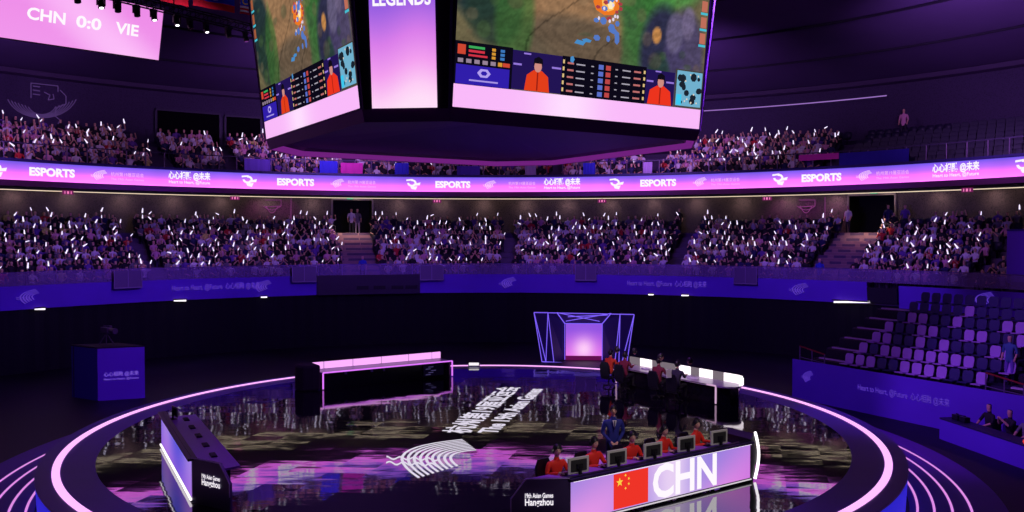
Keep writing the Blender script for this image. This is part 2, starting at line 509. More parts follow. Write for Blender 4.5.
# glass balustrade of the lower stand
glass_m = mat('violet_frosted_glass', rgb(150, 120, 190), 0.3, alpha=.42)
rail = thing('glass_balustrade', bowl(0, 27.25, 4.28), 0, 'continuous glass balustrade along the front of the lower stand', 'balustrade')
a0, a1 = TH(-40, FR), TH(1110, FR); NP = 44
for i in range(NP):
    a = a0 + (a1 - a0) * i / NP; b = a0 + (a1 - a0) * (i + .985) / NP
    MB().arc([(27.2, 4.28), (27.2, 4.93), (27.22, 4.93), (27.22, 4.28)], a, b, 3, closed=True).build('glass_panel', glass_m, rail)
for i in range(NP): 
    MB().box(bowl(a0 + (a1 - a0) * (i - .008) / NP, 27.27, 4.6), (.04, .04, .68), -(a0 + (a1 - a0) * i / NP)).build('post', mat('steel_post', rgb(120, 100, 150), .35, .7), rail)
MB().arc([(27.19, 4.93), (27.19, 4.965), (27.24, 4.965), (27.24, 4.93)], a0, a1, 120, closed=True).build('top_rail', mat('steel_post', (0, 0, 0, 1)), rail)
for px0, px1, lab in ((111, 139, 'grey boxed glass bay on the balustrade, above the blue camera box'), (291, 315, 'grey boxed glass bay just left of the dark grey fascia panel'),
                      (420, 443, 'grey boxed glass bay just right of the dark grey fascia panel'), (576, 597, 'grey boxed glass bay above the neon portal'), (736, 759, 'grey boxed glass bay right of the middle of the stand')):
    a, b = TH(px0, FR), TH(px1, FR)
    root = thing('balcony_bay', bowl((a + b) / 2, 26.95, 3.95), 0, lab, 'balcony bay')
    MB().arc([(26.98, 3.98), (26.98, 4.86), (27.02, 4.86), (27.02, 3.98)], a, b, 3, closed=True).build('front_panel', mat('grey_bay_panel', rgb(104, 82, 128), .5), root)
    q = MB(); q.arc([(26.95, 3.92), (26.95, 3.98), (27.2, 3.98), (27.2, 3.92)], a, b, 3, closed=True)
    for t in (a, (a + b) / 2, b): q.box(bowl(t, 26.96, 4.4), (.035, .035, .95), -t)
    q.build('frame', mat('bay_frame', rgb(150, 128, 170), .4, .4), root)

# ------------------------------------------------------------------ ribbon screen
RR, RZ0, RZ1 = 29.0, 9.52, 10.45
ribbon = thing('ribbon_screen', bowl(0, RR, RZ0), 0, 'long curved pink and violet ribbon screen along the front of the upper stand', 'screen')
mb = MB(); cols = []
ra0, ra1, nn = -1.35, 1.4, 200
ramp = [(0, (1.6, .27, 1.55)), (.35, (1.15, .20, 1.3)), (.62, (.52, .15, 1.05)), (1, (.17, .10, .84))]
def rampc(t):
    for (x0, c0), (x1, c1) in zip(ramp[:-1], ramp[1:]):
        if t <= x1: return lerp3(c0, c1, (t - x0) / (x1 - x0))
    return ramp[-1][1]
NV = 8
for i in range(nn + 1):
    for j in range(NV + 1):
        mb.v.append(bowl(ra0 + (ra1 - ra0) * i / nn, RR, RZ0 + (RZ1 - RZ0) * j / NV))
        c = rampc(j / NV); k = 1 + .05 * math.sin(i * .35) + .03 * math.sin(i * 1.7)
        cols.append((c[0] * k, c[1] * k, c[2] * k, 1))
for i in range(nn):
    for j in range(NV):
        q = i * (NV + 1) + j; mb.f.append((q, q + NV + 1, q + NV + 2, q + 1)); mb.m.append(0)
mb.build('screen_face', LED, ribbon, color=cols)
q = MB(); q.arc([(RR - .02, RZ0 - .02), (RR - .03, RZ0 - .3), (RR + .2, RZ0 - .3), (RR + .2, RZ0 - .02)], ra0, ra1, 160, closed=True)
q.build('lower_housing', mat('magenta_soffit', rgb(120, 40, 120), .5), ribbon)
q = MB(); q.arc([(RR + .01, RZ1), (RR - .03, RZ1 + .04), (RR - .03, RZ1 + .16), (RR + .2, RZ1 + .16), (RR + .2, RZ0)], ra0, ra1, 160, closed=True)
q.build('upper_housing', mat('deep_blue_metal', rgb(40, 22, 120), .5), ribbon)
def rib(px, geo, z, m, name='lettering'):
    q = MB(); arc_text(q, geo, TH(px, RR), RR - .03, z); return q.build(name, m, ribbon)
rm = (RZ0 + RZ1) / 2
SOFT = glow('soft_pink_letters', rgb(250, 176, 246), 1.0)
g_es = text_geo('ESPORTS', .56, .05, width=2.25)
g_cn = text_geo('心心相融 @未来', .46, .035, width=2.35); g_hh = text_geo('Heart to Heart, @Future', .24, .012, width=2.3)
g_s1 = text_geo('杭州第19届亚运会', .24, .006, width=1.75); g_s2 = text_geo('The 19th Asian Games', .17, .006, width=1.75)
for px in (53, 296, 453, 658, 821): rib(px, g_es, rm, WHITE_GLOW)
for px in (190, 562, 955): rib(px, g_cn, rm + .15, WHITE_GLOW, 'slogan'); rib(px, g_hh, rm - .22, WHITE_GLOW, 'slogan')
for px in (128, 362, 522, 725, 892): rib(px, g_s1, rm + .08, SOFT, 'caption'); rib(px, g_s2, rm - .18, SOFT, 'caption')
for px in (100, 338, 490, 700, 864):
    q = MB(); tt = TH(px, RR); emblem(q, lambda u, v: bowl(tt + (u - .5) * .85 / RR, RR - .03, rm - .28 + v * .56), 5); q.build('emblem', glow('emblem_pink', rgb(255, 210, 250), 1.0), ribbon)
def icon(px):
    """a game pad like sport pictogram: ring head over a swept body"""
    q = MB(); tt = TH(px, RR); f = lambda u, v: bowl(tt + u / RR, RR - .03, rm + v)
    for k in range(14):
        if 4 <= k <= 6: continue
        a = 2 * PI * k / 14; b = 2 * PI * (k + 1) / 14
        q.quad(f(math.cos(a) * .3, math.sin(a) * .24 + .08), f(math.cos(b) * .3, math.sin(b) * .24 + .08), f(math.cos(b) * .17, math.sin(b) * .12 + .08), f(math.cos(a) * .17, math.sin(a) * .12 + .08))
    q.quad(f(-.35, .3), f(.05, .34), f(.02, .24), f(-.35, .2)); q.quad(f(.1, .02), f(.55, .12), f(.5, -.06), f(.05, -.1)); q.quad(f(-.1, -.16), f(.35, -.12), f(.25, -.36), f(-.02, -.3))
    q.build('pictogram', WHITE_GLOW, ribbon)
for px in (-4, 248, 412, 615, 778, 1022): icon(px)

# upper stand parapet rail and hanging banners
rail2 = thing('upper_handrail', bowl(0, 29.25, 10.5), 0, 'thin steel handrail with posts along the front of the upper stand', 'handrail')
for i in range(64):
    t = TH(-40, 29.3) + (TH(1100, 29.3) - TH(-40, 29.3)) * i / 63
    MB().bar(bowl(t, 29.28, 10.5), bowl(t, 29.28, 11.42), .035, seg=6).build('post', mat('rail_lilac', rgb(120, 96, 140), .5, .3), rail2)
MB().arc([(29.25, 11.4), (29.25, 11.45), (29.31, 11.45), (29.31, 11.4)], TH(-40, 29.3), TH(1100, 29.3), 120, closed=True).build('top_rail', mat('rail_dark', rgb(60, 44, 90), .5, .3), rail2)
VB = mat('bright_blue_cloth', rgb(60, 62, 235), .8); VP = mat('pink_cloth', rgb(235, 60, 190), .8); VW = mat('pale_cloth', rgb(200, 170, 235), .8)
for px0, px1, y0, y1, m, lab in ((245, 271, 159, 172, mat('lilac_cloth', rgb(130, 96, 235), .8), 'lilac banner over the upper rail, below the left corner of the big cube screen'), (320, 338, 161, 175, VB, 'square blue banner on the upper rail, left of the pink banner'),
        (341, 363, 163, 174, VP, 'pink banner on the upper rail between two blue banners'), (395, 409, 163, 176, VB, 'narrow blue banner on the upper rail, right of the pink banner'),
        (457, 480, 166, 177, mat('violet_cloth', rgb(90, 60, 200), .8), 'dull violet banner on the upper rail at centre'), (525, 536, 164, 176, VW, 'pale narrow banner on the upper rail at centre'),
        (583, 595, 163, 176, VB, 'small bright blue banner on the upper rail, right of centre'), (643, 652, 162, 175, VW, 'pale narrow banner on the upper rail near the right side of the cube screen'),
        (798, 838, 154, 160, VP, 'long thin pink banner on the upper rail at right'), (838.5, 908, 151, 167, mat('deep_blue_cloth', rgb(42, 22, 170), .8), 'wide dark blue banner covering the front seats at upper right')):
    a, b = TH(px0, 29.2), TH(px1, 29.2); pm = (px0 + px1) / 2
    z1 = PR(pm, y0, 29.2).z; z0 = max(10.62, PR(pm, y1, 29.2).z)
    q = MB(); k = 10
    for i in range(k + 1):
        t = a + (b - a) * i / k; rr = 29.2 + .02 * math.sin(i * 2.3)
        q.v += [bowl(t, rr, z0), bowl(t, rr, z1), bowl(t, rr + .03, z1), bowl(t, rr + .03, z0)]
    for i in range(k):
        for j in range(4):
            q.f.append((4 * i + j, 4 * i + 4 + j, 4 * i + 4 + (j + 1) % 4, 4 * i + (j + 1) % 4)); q.m.append(0)
    tag(q.build('hanging_banner', m), lab, 'banner')
# wall light line at upper right
mb = MB(); mb.path([bowl(TH(700 + 185 * i / 14, 35.4), 35.4, 15.22) for i in range(15)], .035)
t_ = thing('wall_light_line', PR(790, 105, 35.4), 0, 'thin pale light line along the upper wall, right of the cube screen', 'light line')
mb.build('light_tube', glow('pale_violet_line', rgb(150, 110, 190), 1.0), t_)
q = MB()
for i in range(8): q.bar(bowl(TH(705 + 25 * i, 35.4), 35.4, 15.22), bowl(TH(705 + 25 * i, 35.4), 36.1, 15.3), .02)
q.build('bracket', BLACKG, t_)

# emblem drawn on the upper wall, far left
logo = thing('wall_emblem', PR(42, 125, 35.95), 0, 'large line drawn games emblem with arcs on the upper wall at far left', 'emblem')
LN = glow('emblem_line_glow', rgb(84, 56, 118), .7)  # drawn lines given emission of their own, no lamp here
q = MB(); W3 = lambda x, y: PR(x, y, 35.9)
for k in range(7):
    pts = [W3(42 + (36 - 3.6 * k) * math.cos(PI * .10 + PI * .80 * i / 14), 91 + (4 * k * .5) + (27 - 2.6 * k) * math.sin(PI * .10 + PI * .80 * i / 14)) for i in range(15)]
    q.path(pts, .03, seg=4)
q.build('arc_lines', LN, logo)
q = MB(); q.path([W3(*p) for p in ((31, 98), (31, 83), (58, 86), (58, 92))], .03)
for k in range(3): q.path([W3(33, 86 + 4 * k), W3(40, 87 + 4 * k)], .035)
q.build('frame_lines', LN, logo)
q = MB(); place_text(q, text_geo('RIO', .7, .02), W3(47, 95), (math.cos(-TH(45, 36)), math.sin(-TH(45, 36)), 0), (0, 0, 1)); q.v = []; q.f = []; q.m = []
q.path([W3(*p) for p in ((60, 90), (66, 96), (66, 104), (56, 108), (55, 116), (60, 120), (58, 124))], .03); q.path([W3(*p) for p in ((44, 92), (50, 95), (48, 100), (54, 99), (53, 94))], .03)
q.build('figure_lines', LN, logo)

# low wall emblems (pink lit) on the lower wall
for px, lab in ((272, 'faint pink emblem lines on the wall left of the left doorway'), (806, 'faint pink emblem lines on the wall left of the right doorway')):
    q = MB(); L3 = lambda x, y: PR(x, y, LW - .06)
    q.path([L3(px - 7, 200), L3(px + 9, 200), L3(px + 9, 206), L3(px - 7, 207)], .02)
    q.path([L3(px - 9 + 18 * i / 8, 206 + 4 * math.sin(PI * i / 8)) for i in range(9)], .02)
    q.path([L3(px - 6 + 12 * i / 8, 206 + 7 * math.sin(PI * i / 8)) for i in range(9)], .02)
    q.path([L3(px + 19, 197), L3(px + 19, 226)], .02)
    tag(q.build('wall_emblem', glow('pink_wall_lines', rgb(150, 70, 140), .7)), lab, 'emblem')
for px in (262, 290, 775, 800, 828):
    t = TH(px, 34); lamp('wall_wash_light', bowl(t, 34.6, 9.1), bowl(t, 35.6, 8), 26, (1, .15, .75), 120, .1, 1)
for px in (352, 868):
    t = TH(px, 33); lamp('doorway_light', bowl(t, 32.5, 9.2), bowl(t, 33.2, 6.5), 650, (1, .72, .5), 80, .1, 1)
# exit signs and section signs
for px, py, lab in ((350, 199.5, 'small green exit sign over the left doorway'), (874, 194, 'small green exit sign over the right doorway')):
    p = PR(px, py, 35.2); rz = -TH(px, 35.2)
    s_ = thing('exit_sign', p, rz, lab, 'exit sign')
    MB().box((0, .04, .12), (.46, .08, .24)).build('sign_box', BLACKG, s_, False)
    MB().box((0, -.005, .12), (.42, .01, .2)).build('lit_face', glow('exit_green', rgb(30, 190, 130), 1.0), s_, False)
    MB().bar((-.08, -.02, .08), (.0, -.02, .15), .012).bar((.0, -.02, .15), (.08, -.02, .13), .012).ball((.03, -.02, .19), .02).build('running_figure', WHITE_GLOW, s_, False)
for px, py, lab in ((68, 192.5, 'small magenta section sign at far left under the ribbon'), (235, 198, 'small magenta section sign left of the left doorway'), (437, 201, 'small magenta section sign right of the left doorway'),
                    (602, 201, 'small magenta section sign right of centre'), (767, 198.5, 'small magenta section sign between centre and right doorway'), (967, 190, 'small magenta section sign at far right under the ribbon')):
    p = PR(px, py, 33.5); rz = -TH(px, 33.5)
    s_ = thing('section_sign', p, rz, lab, 'sign', 'section signs under the ribbon')
    MB().box((0, .03, 0), (.6, .06, .24)).build('sign_face', glow('section_magenta', rgb(120, 34, 96), .8), s_, False)
    q = MB()
    for k in (-1, 0, 1): q.box((.17 * k, -.01, 0), (.05 if k else .1, .01, .15))
    q.build('sign_marks', glow('section_pink', rgb(250, 130, 190), 1), s_, False)
    MB().bar((0, .03, .1), (0, .03, 9.36 - p.z), .015).build('hanger', BLACKG, s_, False)

# ------------------------------------------------------------------ stage
def floor_material():
    m = bpy.data.materials.new('glossy_led_floor'); m.use_nodes = True
    nt = m.node_tree; b = nt.nodes['Principled BSDF']; L = nt.links.new
    b.inputs['Base Color'].default_value = (.004, .003, .007, 1)
    b.inputs['Roughness'].default_value = .045; b.inputs['IOR'].default_value = 4.2
    b.inputs['Specular IOR Level'].default_value = .5
    tc = nt.nodes.new('ShaderNodeTexCoord'); mp = nt.nodes.new('ShaderNodeMapping'); mp.inputs['Rotation'].default_value = (0, 0, rad(8)); mp.inputs['Scale'].default_value = (1.0, 2.0, 1)
    fl = nt.nodes.new('ShaderNodeVectorMath'); fl.operation = 'FLOOR'
    wn = nt.nodes.new('ShaderNodeTexWhiteNoise'); wn.noise_dimensions = '3D'
    sb = nt.nodes.new('ShaderNodeVectorMath'); sb.operation = 'SUBTRACT'; sb.inputs[1].default_value = (.5, .5, .5)
    sc = nt.nodes.new('ShaderNodeVectorMath'); sc.operation = 'MULTIPLY'; sc.inputs[1].default_value = (.010, .012, 0)
    no = nt.nodes.new('ShaderNodeTexNoise'); no.inputs['Scale'].default_value = .55; no.inputs['Detail'].default_value = 3
    sb2 = nt.nodes.new('ShaderNodeVectorMath'); sb2.operation = 'SUBTRACT'; sb2.inputs[1].default_value = (.5, .5, .5)
    sc2 = nt.nodes.new('ShaderNodeVectorMath'); sc2.operation = 'MULTIPLY'; sc2.inputs[1].default_value = (.007, .012, 0)
    ad = nt.nodes.new('ShaderNodeVectorMath'); ad.operation = 'ADD'; ad2 = nt.nodes.new('ShaderNodeVectorMath'); ad2.operation = 'ADD'
    ge = nt.nodes.new('ShaderNodeNewGeometry'); nm = nt.nodes.new('ShaderNodeVectorMath'); nm.operation = 'NORMALIZE'
    L(tc.outputs['Object'], mp.inputs[0]); L(mp.outputs[0], fl.inputs[0]); L(fl.outputs[0], wn.inputs['Vector']); L(wn.outputs['Color'], sb.inputs[0]); L(sb.outputs[0], sc.inputs[0])
    L(tc.outputs['Object'], no.inputs['Vector']); L(no.outputs['Color'], sb2.inputs[0]); L(sb2.outputs[0], sc2.inputs[0])
    L(sc.outputs[0], ad.inputs[0]); L(sc2.outputs[0], ad.inputs[1]); 
    no3 = nt.nodes.new('ShaderNodeTexNoise'); no3.inputs['Scale'].default_value = 1.0; no3.inputs['Detail'].default_value = 3
    mp3 = nt.nodes.new('ShaderNodeMapping'); mp3.inputs['Scale'].default_value = (1.6, 7.0, 1); L(tc.outputs['Object'], mp3.inputs[0]); L(mp3.outputs[0], no3.inputs['Vector'])
    sb3 = nt.nodes.new('ShaderNodeVectorMath'); sb3.operation = 'SUBTRACT'; sb3.inputs[1].default_value = (.5, .5, .5); L(no3.outputs['Color'], sb3.inputs[0])
    sc3 = nt.nodes.new('ShaderNodeVectorMath'); sc3.operation = 'MULTIPLY'; sc3.inputs[1].default_value = (.010, .022, 0); L(sb3.outputs[0], sc3.inputs[0])
    ad3 = nt.nodes.new('ShaderNodeVectorMath'); ad3.operation = 'ADD'; L(ad.outputs[0], ad3.inputs[0]); L(sc3.outputs[0], ad3.inputs[1])
    L(ge.outputs['Normal'], ad2.inputs[0]); L(ad3.outputs[0], ad2.inputs[1]); L(ad2.outputs[0], nm.inputs[0]); L(nm.outputs[0], b.inputs['Normal'])
    MATS['glossy_led_floor'] = m
    return m
stage = thing('round_stage', (CX, CY, 0), 0, 'large round raised stage with a glossy black LED floor and pink ring of light', 'stage')
BAND = mat('stage_border_deck', rgb(78, 32, 160), .42, noise=.15, nscale=1.2)
MB().arc([(10.55, .94), (10.55, 1.0), (11.87, 1.0), (11.87, .94)], 0, 2 * PI, 180, closed=True).build('border_deck', BAND, stage)
MB().arc([(0, 1.0), (10.55, 1.0)], 0, 2 * PI, 120).build('led_floor', floor_material(), stage)
MB().arc([(11.33, 1.0), (11.33, 1.02), (11.51, 1.02), (11.51, 1.0)], 0, 2 * PI, 240, closed=True).build('light_ring', RING_GLOW, stage)
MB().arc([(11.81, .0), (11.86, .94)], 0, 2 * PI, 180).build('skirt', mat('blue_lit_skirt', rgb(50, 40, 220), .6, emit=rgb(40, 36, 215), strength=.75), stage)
q = MB()
geo1 = text_geo('杭州第19届亚运会', .92, .022, 'LEFT', width=7.6); geo2 = text_geo('The 19th Asian Games', .78, .03, 'LEFT', width=7.2)
a = P(455, 433, 1.0); b_ = P(509, 388, 1.0); du = (b_ - a).normalized(); dv = Vector((-du.y, du.x, 0))
FLOOR_TXT = glow('floor_display_white', rgb(222, 214, 232), 1.0)
place_text(q, geo1, a + Vector((0, 0, .006)), du, dv); q.build('floor_lettering', FLOOR_TXT, stage)
q = MB(); place_text(q, geo2, P(487, 433, 1.0) + Vector((0, 0, .006)), (P(536, 389, 1.0) - P(487, 433, 1.0)).normalized(), dv); q.build('floor_lettering', FLOOR_TXT, stage)
q = MB(); c00, c10, c01, c11 = (P(x, y, 1.007) for x, y in ((388, 478), (476, 478), (390, 439), (478, 439)))
emblem(q, lambda u, v: c00.lerp(c10, u).lerp(c01.lerp(c11, u), v), 9); q.build('floor_emblem', FLOOR_TXT, stage)
# the stage stands a little to the right of the bowl's axis
stage.location.x += SHIFT
for c in stage.children:
    if c.name.startswith(('floor_lettering', 'floor_emblem')): c.location.x -= SHIFT
# apron around the stage with light lines
apron = thing('stage_apron', (CX, CY, 0), 0, 'low purple apron with curved light lines around the foot of the stage', 'apron')
MB().arc([(11.9, .02), (11.9, .06), (14.1, .06), (14.1, .0)], 0, 2 * PI, 160, closed=True).build('apron_deck', mat('apron_deck', rgb(100, 40, 165), .5, noise=.15, nscale=1), apron)
for r in (12.05, 12.42, 12.82, 13.25):
    for s0, s1 in ((-2.6, -1.35), (1.22, 2.6)):
        MB().arc([(r, .06), (r, .075), (r + .055, .075), (r + .055, .06)], s0, s1, 60, closed=True).build('light_line', RING_DIM, apron)

apron.location.x += SHIFT

# ------------------------------------------------------------------ cube screen
cube_pts = [Vector(p) for p in ((-3.41, 19.3), (-1.33, 19.1), (5.1, 23.2))]
ur = Vector((.843, .537)); ul = Vector((-.557, .830))
rL = Vector((-7.3, 25.1)); R1 = Vector((5.1, 23.2))
R2 = R1 + Vector((.35, 1.9)) ; 
oct_ = [Vector((-1.40, 19.1)), Vector((5.15, 23.25)), Vector((5.5, 25.3)), Vector((1.6, 31.6)), Vector((-.6, 32.1)), Vector((-7.15, 27.9)), Vector((-7.46, 25.75)), Vector((-3.41, 19.3))]
JC = sum(oct_, Vector((0, 0))) / 8
ZB, TILT = 9.63, .107
HC = 5.0
def jpt(p, z):
    d = (p - JC)
    return Vector((p.x + d.x / d.length * 0, p.y, z))
def face_frame(pa, pb):
    u = (pb - pa).normalized(); n = Vector((u.y, -u.x))
    if n.dot((pa + pb) / 2 - JC) < 0: n = -n
    v = Vector((n.x * TILT, n.y * TILT, 1)).normalized()
    return Vector((pa.x, pa.y, ZB)), Vector((u.x, u.y, 0)), v, Vector((n.x, n.y, -TILT)).normalized(), (pb - pa).length
cube = thing('cube_screen', (JC.x, JC.y, ZB - .3), 0, 'huge hanging four sided cube screen over the stage showing a game and players', 'screen')
# tilted corners: intersect offset planes
def top_corner(i, h):
    ps = oct_; n = len(ps); a, b, c = ps[i - 1], ps[i], ps[(i + 1) % n]
    def nrm(p, q):
        u = (q - p).normalized(); m_ = Vector((u.y, -u.x)); return m_ if m_.dot((p + q) / 2 - JC) > 0 else -m_
    n1, n2 = nrm(a, b), nrm(b, c); s_ = TILT * h
    det = n1.x * n2.y - n1.y * n2.x
    return Vector((b.x + (s_ * n2.y - s_ * n1.y) / det, b.y + (n1.x * s_ - n2.x * s_) / det))
q = MB(); n = 8
lo = [Vector((p.x, p.y, ZB)) for p in oct_]; hi = [Vector((*top_corner(i, HC), ZB + HC)) for i in range(8)]
q.v = lo + hi
for i in range(8): q.f.append((i, (i + 1) % 8, 8 + (i + 1) % 8, 8 + i)); q.m.append(0)
q.f.append(tuple(range(8, 16))); q.m.append(0)
q.build('housing', mat('cube_housing', rgb(26, 16, 44), .6), cube)
# underside: a sloped rim then recessed belly
q = MB(); inn = [Vector((JC.x + (p.x - JC.x) * .93, JC.y + (p.y - JC.y) * .93, ZB - .02)) for p in oct_]
rimb = [Vector((JC.x + (p.x - JC.x) * .985, JC.y + (p.y - JC.y) * .985, ZB - .02)) for p in oct_]
q.v = rimb + inn + [Vector((JC.x, JC.y, ZB + .5))]
for i in range(8):
    j = (i + 1) % 8
    q.f.append((i, j, 8 + j, 8 + i)); q.m.append(0); q.f.append((8 + i, 8 + j, 16)); q.m.append(0)
q.build('belly', mat('cube_belly', rgb(64, 34, 120), .45), cube)
q = MB()
for i in range(8):
    j = (i + 1) % 8
    a, b = Vector((*oct_[i], ZB)), Vector((*oct_[j], ZB)); dn = Vector((0, 0, -.26))
    c, d = rimb[i].copy(), rimb[j].copy()
    q.quad(a, b, d + dn, c + dn); q.quad(c + dn * .98, d + dn * .98, inn[j] , inn[i])
q.build('lower_rim', mat('cube_rim', rgb(110, 40, 130), .4), cube)
q = MB()
for i in (1, 2, 3, 4, 5):
    j = (i + 1) % 8
    for k, zz in ((.955, -.06), (.962, -.13), (.972, -.22)):
        a = Vector((JC.x + (oct_[i].x - JC.x) * k, JC.y + (oct_[i].y - JC.y) * k, ZB + zz)); b = Vector((JC.x + (oct_[j].x - JC.x) * k, JC.y + (oct_[j].y - JC.y) * k, ZB + zz))
        q.bar(a, b, .034)
    g = lambda p, k, zz: Vector((JC.x + (p.x - JC.x) * k, JC.y + (p.y - JC.y) * k, ZB + zz))
    q.quad(g(oct_[i], .978, -.27), g(oct_[j], .978, -.27), g(oct_[j], .93, -.0), g(oct_[i], .93, -.0))
q.build('rim_painted_glow', glow('dim_magenta_rim', rgb(140, 44, 156), .6), cube)  # emission stands in for screen light caught on the inner rim
for i in range(8): MB().bar(lo[i], hi[i], .045).build('corner_post', mat('post_violet', rgb(110, 50, 150), .4), cube)
for p in (oct_[0], oct_[2], oct_[4], oct_[6]):
    a = Vector((p.x * .5 + JC.x * .5, p.y * .5 + JC.y * .5, ZB + HC)); MB().bar(a, a + Vector((0, 0, 5.5)), .03).build('hanging_cable', BLACK, cube)

def blobmix(base, blobs, s, t):
    c = base
    for bx, by, rx, ry, col, k in blobs:
        d = ((s - bx) / rx) ** 2 + ((t - by) / ry) ** 2
        w_ = k * max(0, min(1, 2.2 - d * 1.7)) if d < 1.3 else 0
        if w_: c = lerp3(c, col, w_)
    return c
random.seed(11)
GREEN, BROWN, DARK = (58, 84, 48), (104, 82, 62), (30, 40, 50)
blobs = [(.30, .62, .22, .30, (140, 106, 76), .95), (.48, .45, .20, .30, (134, 102, 74), .95), (.62, .85, .12, .25, (100, 84, 60), .7), (.22, .95, .3, .16, (128, 98, 72), .8), (.42, .25, .25, .2, (84, 72, 60), .8),
         (.08, .60, .12, .26, (28, 44, 48), .95), (.13, .42, .10, .20, (34, 52, 44), .8), (.12, .98, .14, .12, (40, 30, 70), .7), (.20, .40, .07, .3, (52, 92, 44), .7), (.36, .86, .10, .08, (60, 110, 50), .8), (.28, .98, .08, .1, (20, 30, 34), .9),
         (.72, .70, .12, .5, (48, 104, 48), .9), (.84, .85, .14, .26, (66, 122, 60), .85), (.68, .3, .06, .3, (56, 92, 52), .7), (.80, .30, .10, .30, (40, 38, 66), .95), (.90, .30, .09, .30, (66, 58, 92), .9), (.85, .45, .04, .12, (96, 88, 116), .8), (.91, .52, .03, .1, (110, 98, 128), .7), (.79, .18, .05, .14, (36, 60, 52), .8),
         (.77, .42, .02, .05, (190, 130, 70), .9), (.97, .9, .08, .2, (100, 90, 66), .8)]
for k in range(60):
    x, y = random.random(), random.random(); g = random.choice(((70, 96, 52), (96, 78, 60), (50, 70, 50), (120, 98, 74)))
    blobs.append((x, y, random.uniform(.01, .035), random.uniform(.01, .05), g, .35))
def game_pic(s, t):
    c = blobmix((96, 88, 64), blobs, s, t)
    n_ = .10 * math.sin(s * 61 + 5 * math.sin(t * 23)) * math.sin(t * 47 + 4 * math.sin(s * 19)) + random.uniform(-.07, .07)
    crack = abs(math.sin(s * 9 + 1.3 * math.sin(t * 7)) - (t - .5) * 1.4)
    if crack < .035 and .2 < s < .62: n_ -= .3
    return tuple(max(0, min(255, v * (1.08 + n_))) for v in c)

def tagflat(fr, name, a0, b0, a1, b1, col, off=.02, parent=cube, parts=None):
    """rectangle of a screen: a along, b up, in metres from the lower left corner"""
    O, U, V, N, _ = fr
    q = MB(); o = O + N * off
    q.quad(o + U * a0 + V * b0, o + U * a1 + V * b0, o + U * a1 + V * b1, o + U * a0 + V * b1)
    return q.build(name, glow('display_%d_%d_%d' % col, rgb(*col), 1.0), parent)
def flatset(fr, name, rects, col, off=.03, parent=cube):
    O, U, V, N, _ = fr; o = O + N * off; sy = lambda y: y if y > 1.75 else .55 + (y - .55) * .9
    ob = None
    for r in rects:
        q = MB()
        if len(r) == 4:
            a0, b0, a1, b1 = r; b0 = sy(b0); b1 = sy(b1); q.quad(o + U * a0 + V * b0, o + U * a1 + V * b0, o + U * a1 + V * b1, o + U * a0 + V * b1)
        else:
            k = len(r) // 2; n_ = len(q.v); q.v += [o + U * r[2 * i] + V * sy(r[2 * i + 1]) for i in range(k)]; q.f.append(tuple(range(n_, n_ + k))); q.m.append(0)
        ob = q.build(name, glow('display_%d_%d_%d' % col, rgb(*col), 1.0), parent)
    return ob
def ell(x, y, rx, ry, k=12, ph=0):
    out = []
    for i in range(k): out += [x + rx * math.cos(2 * PI * i / k + ph), y + ry * math.sin(2 * PI * i / k + ph)]
    return tuple(out)
PINKB = lambda s, t: lerp3((250, 186, 250), (255, 222, 255), math.exp(-((s - .42) / .12) ** 2))
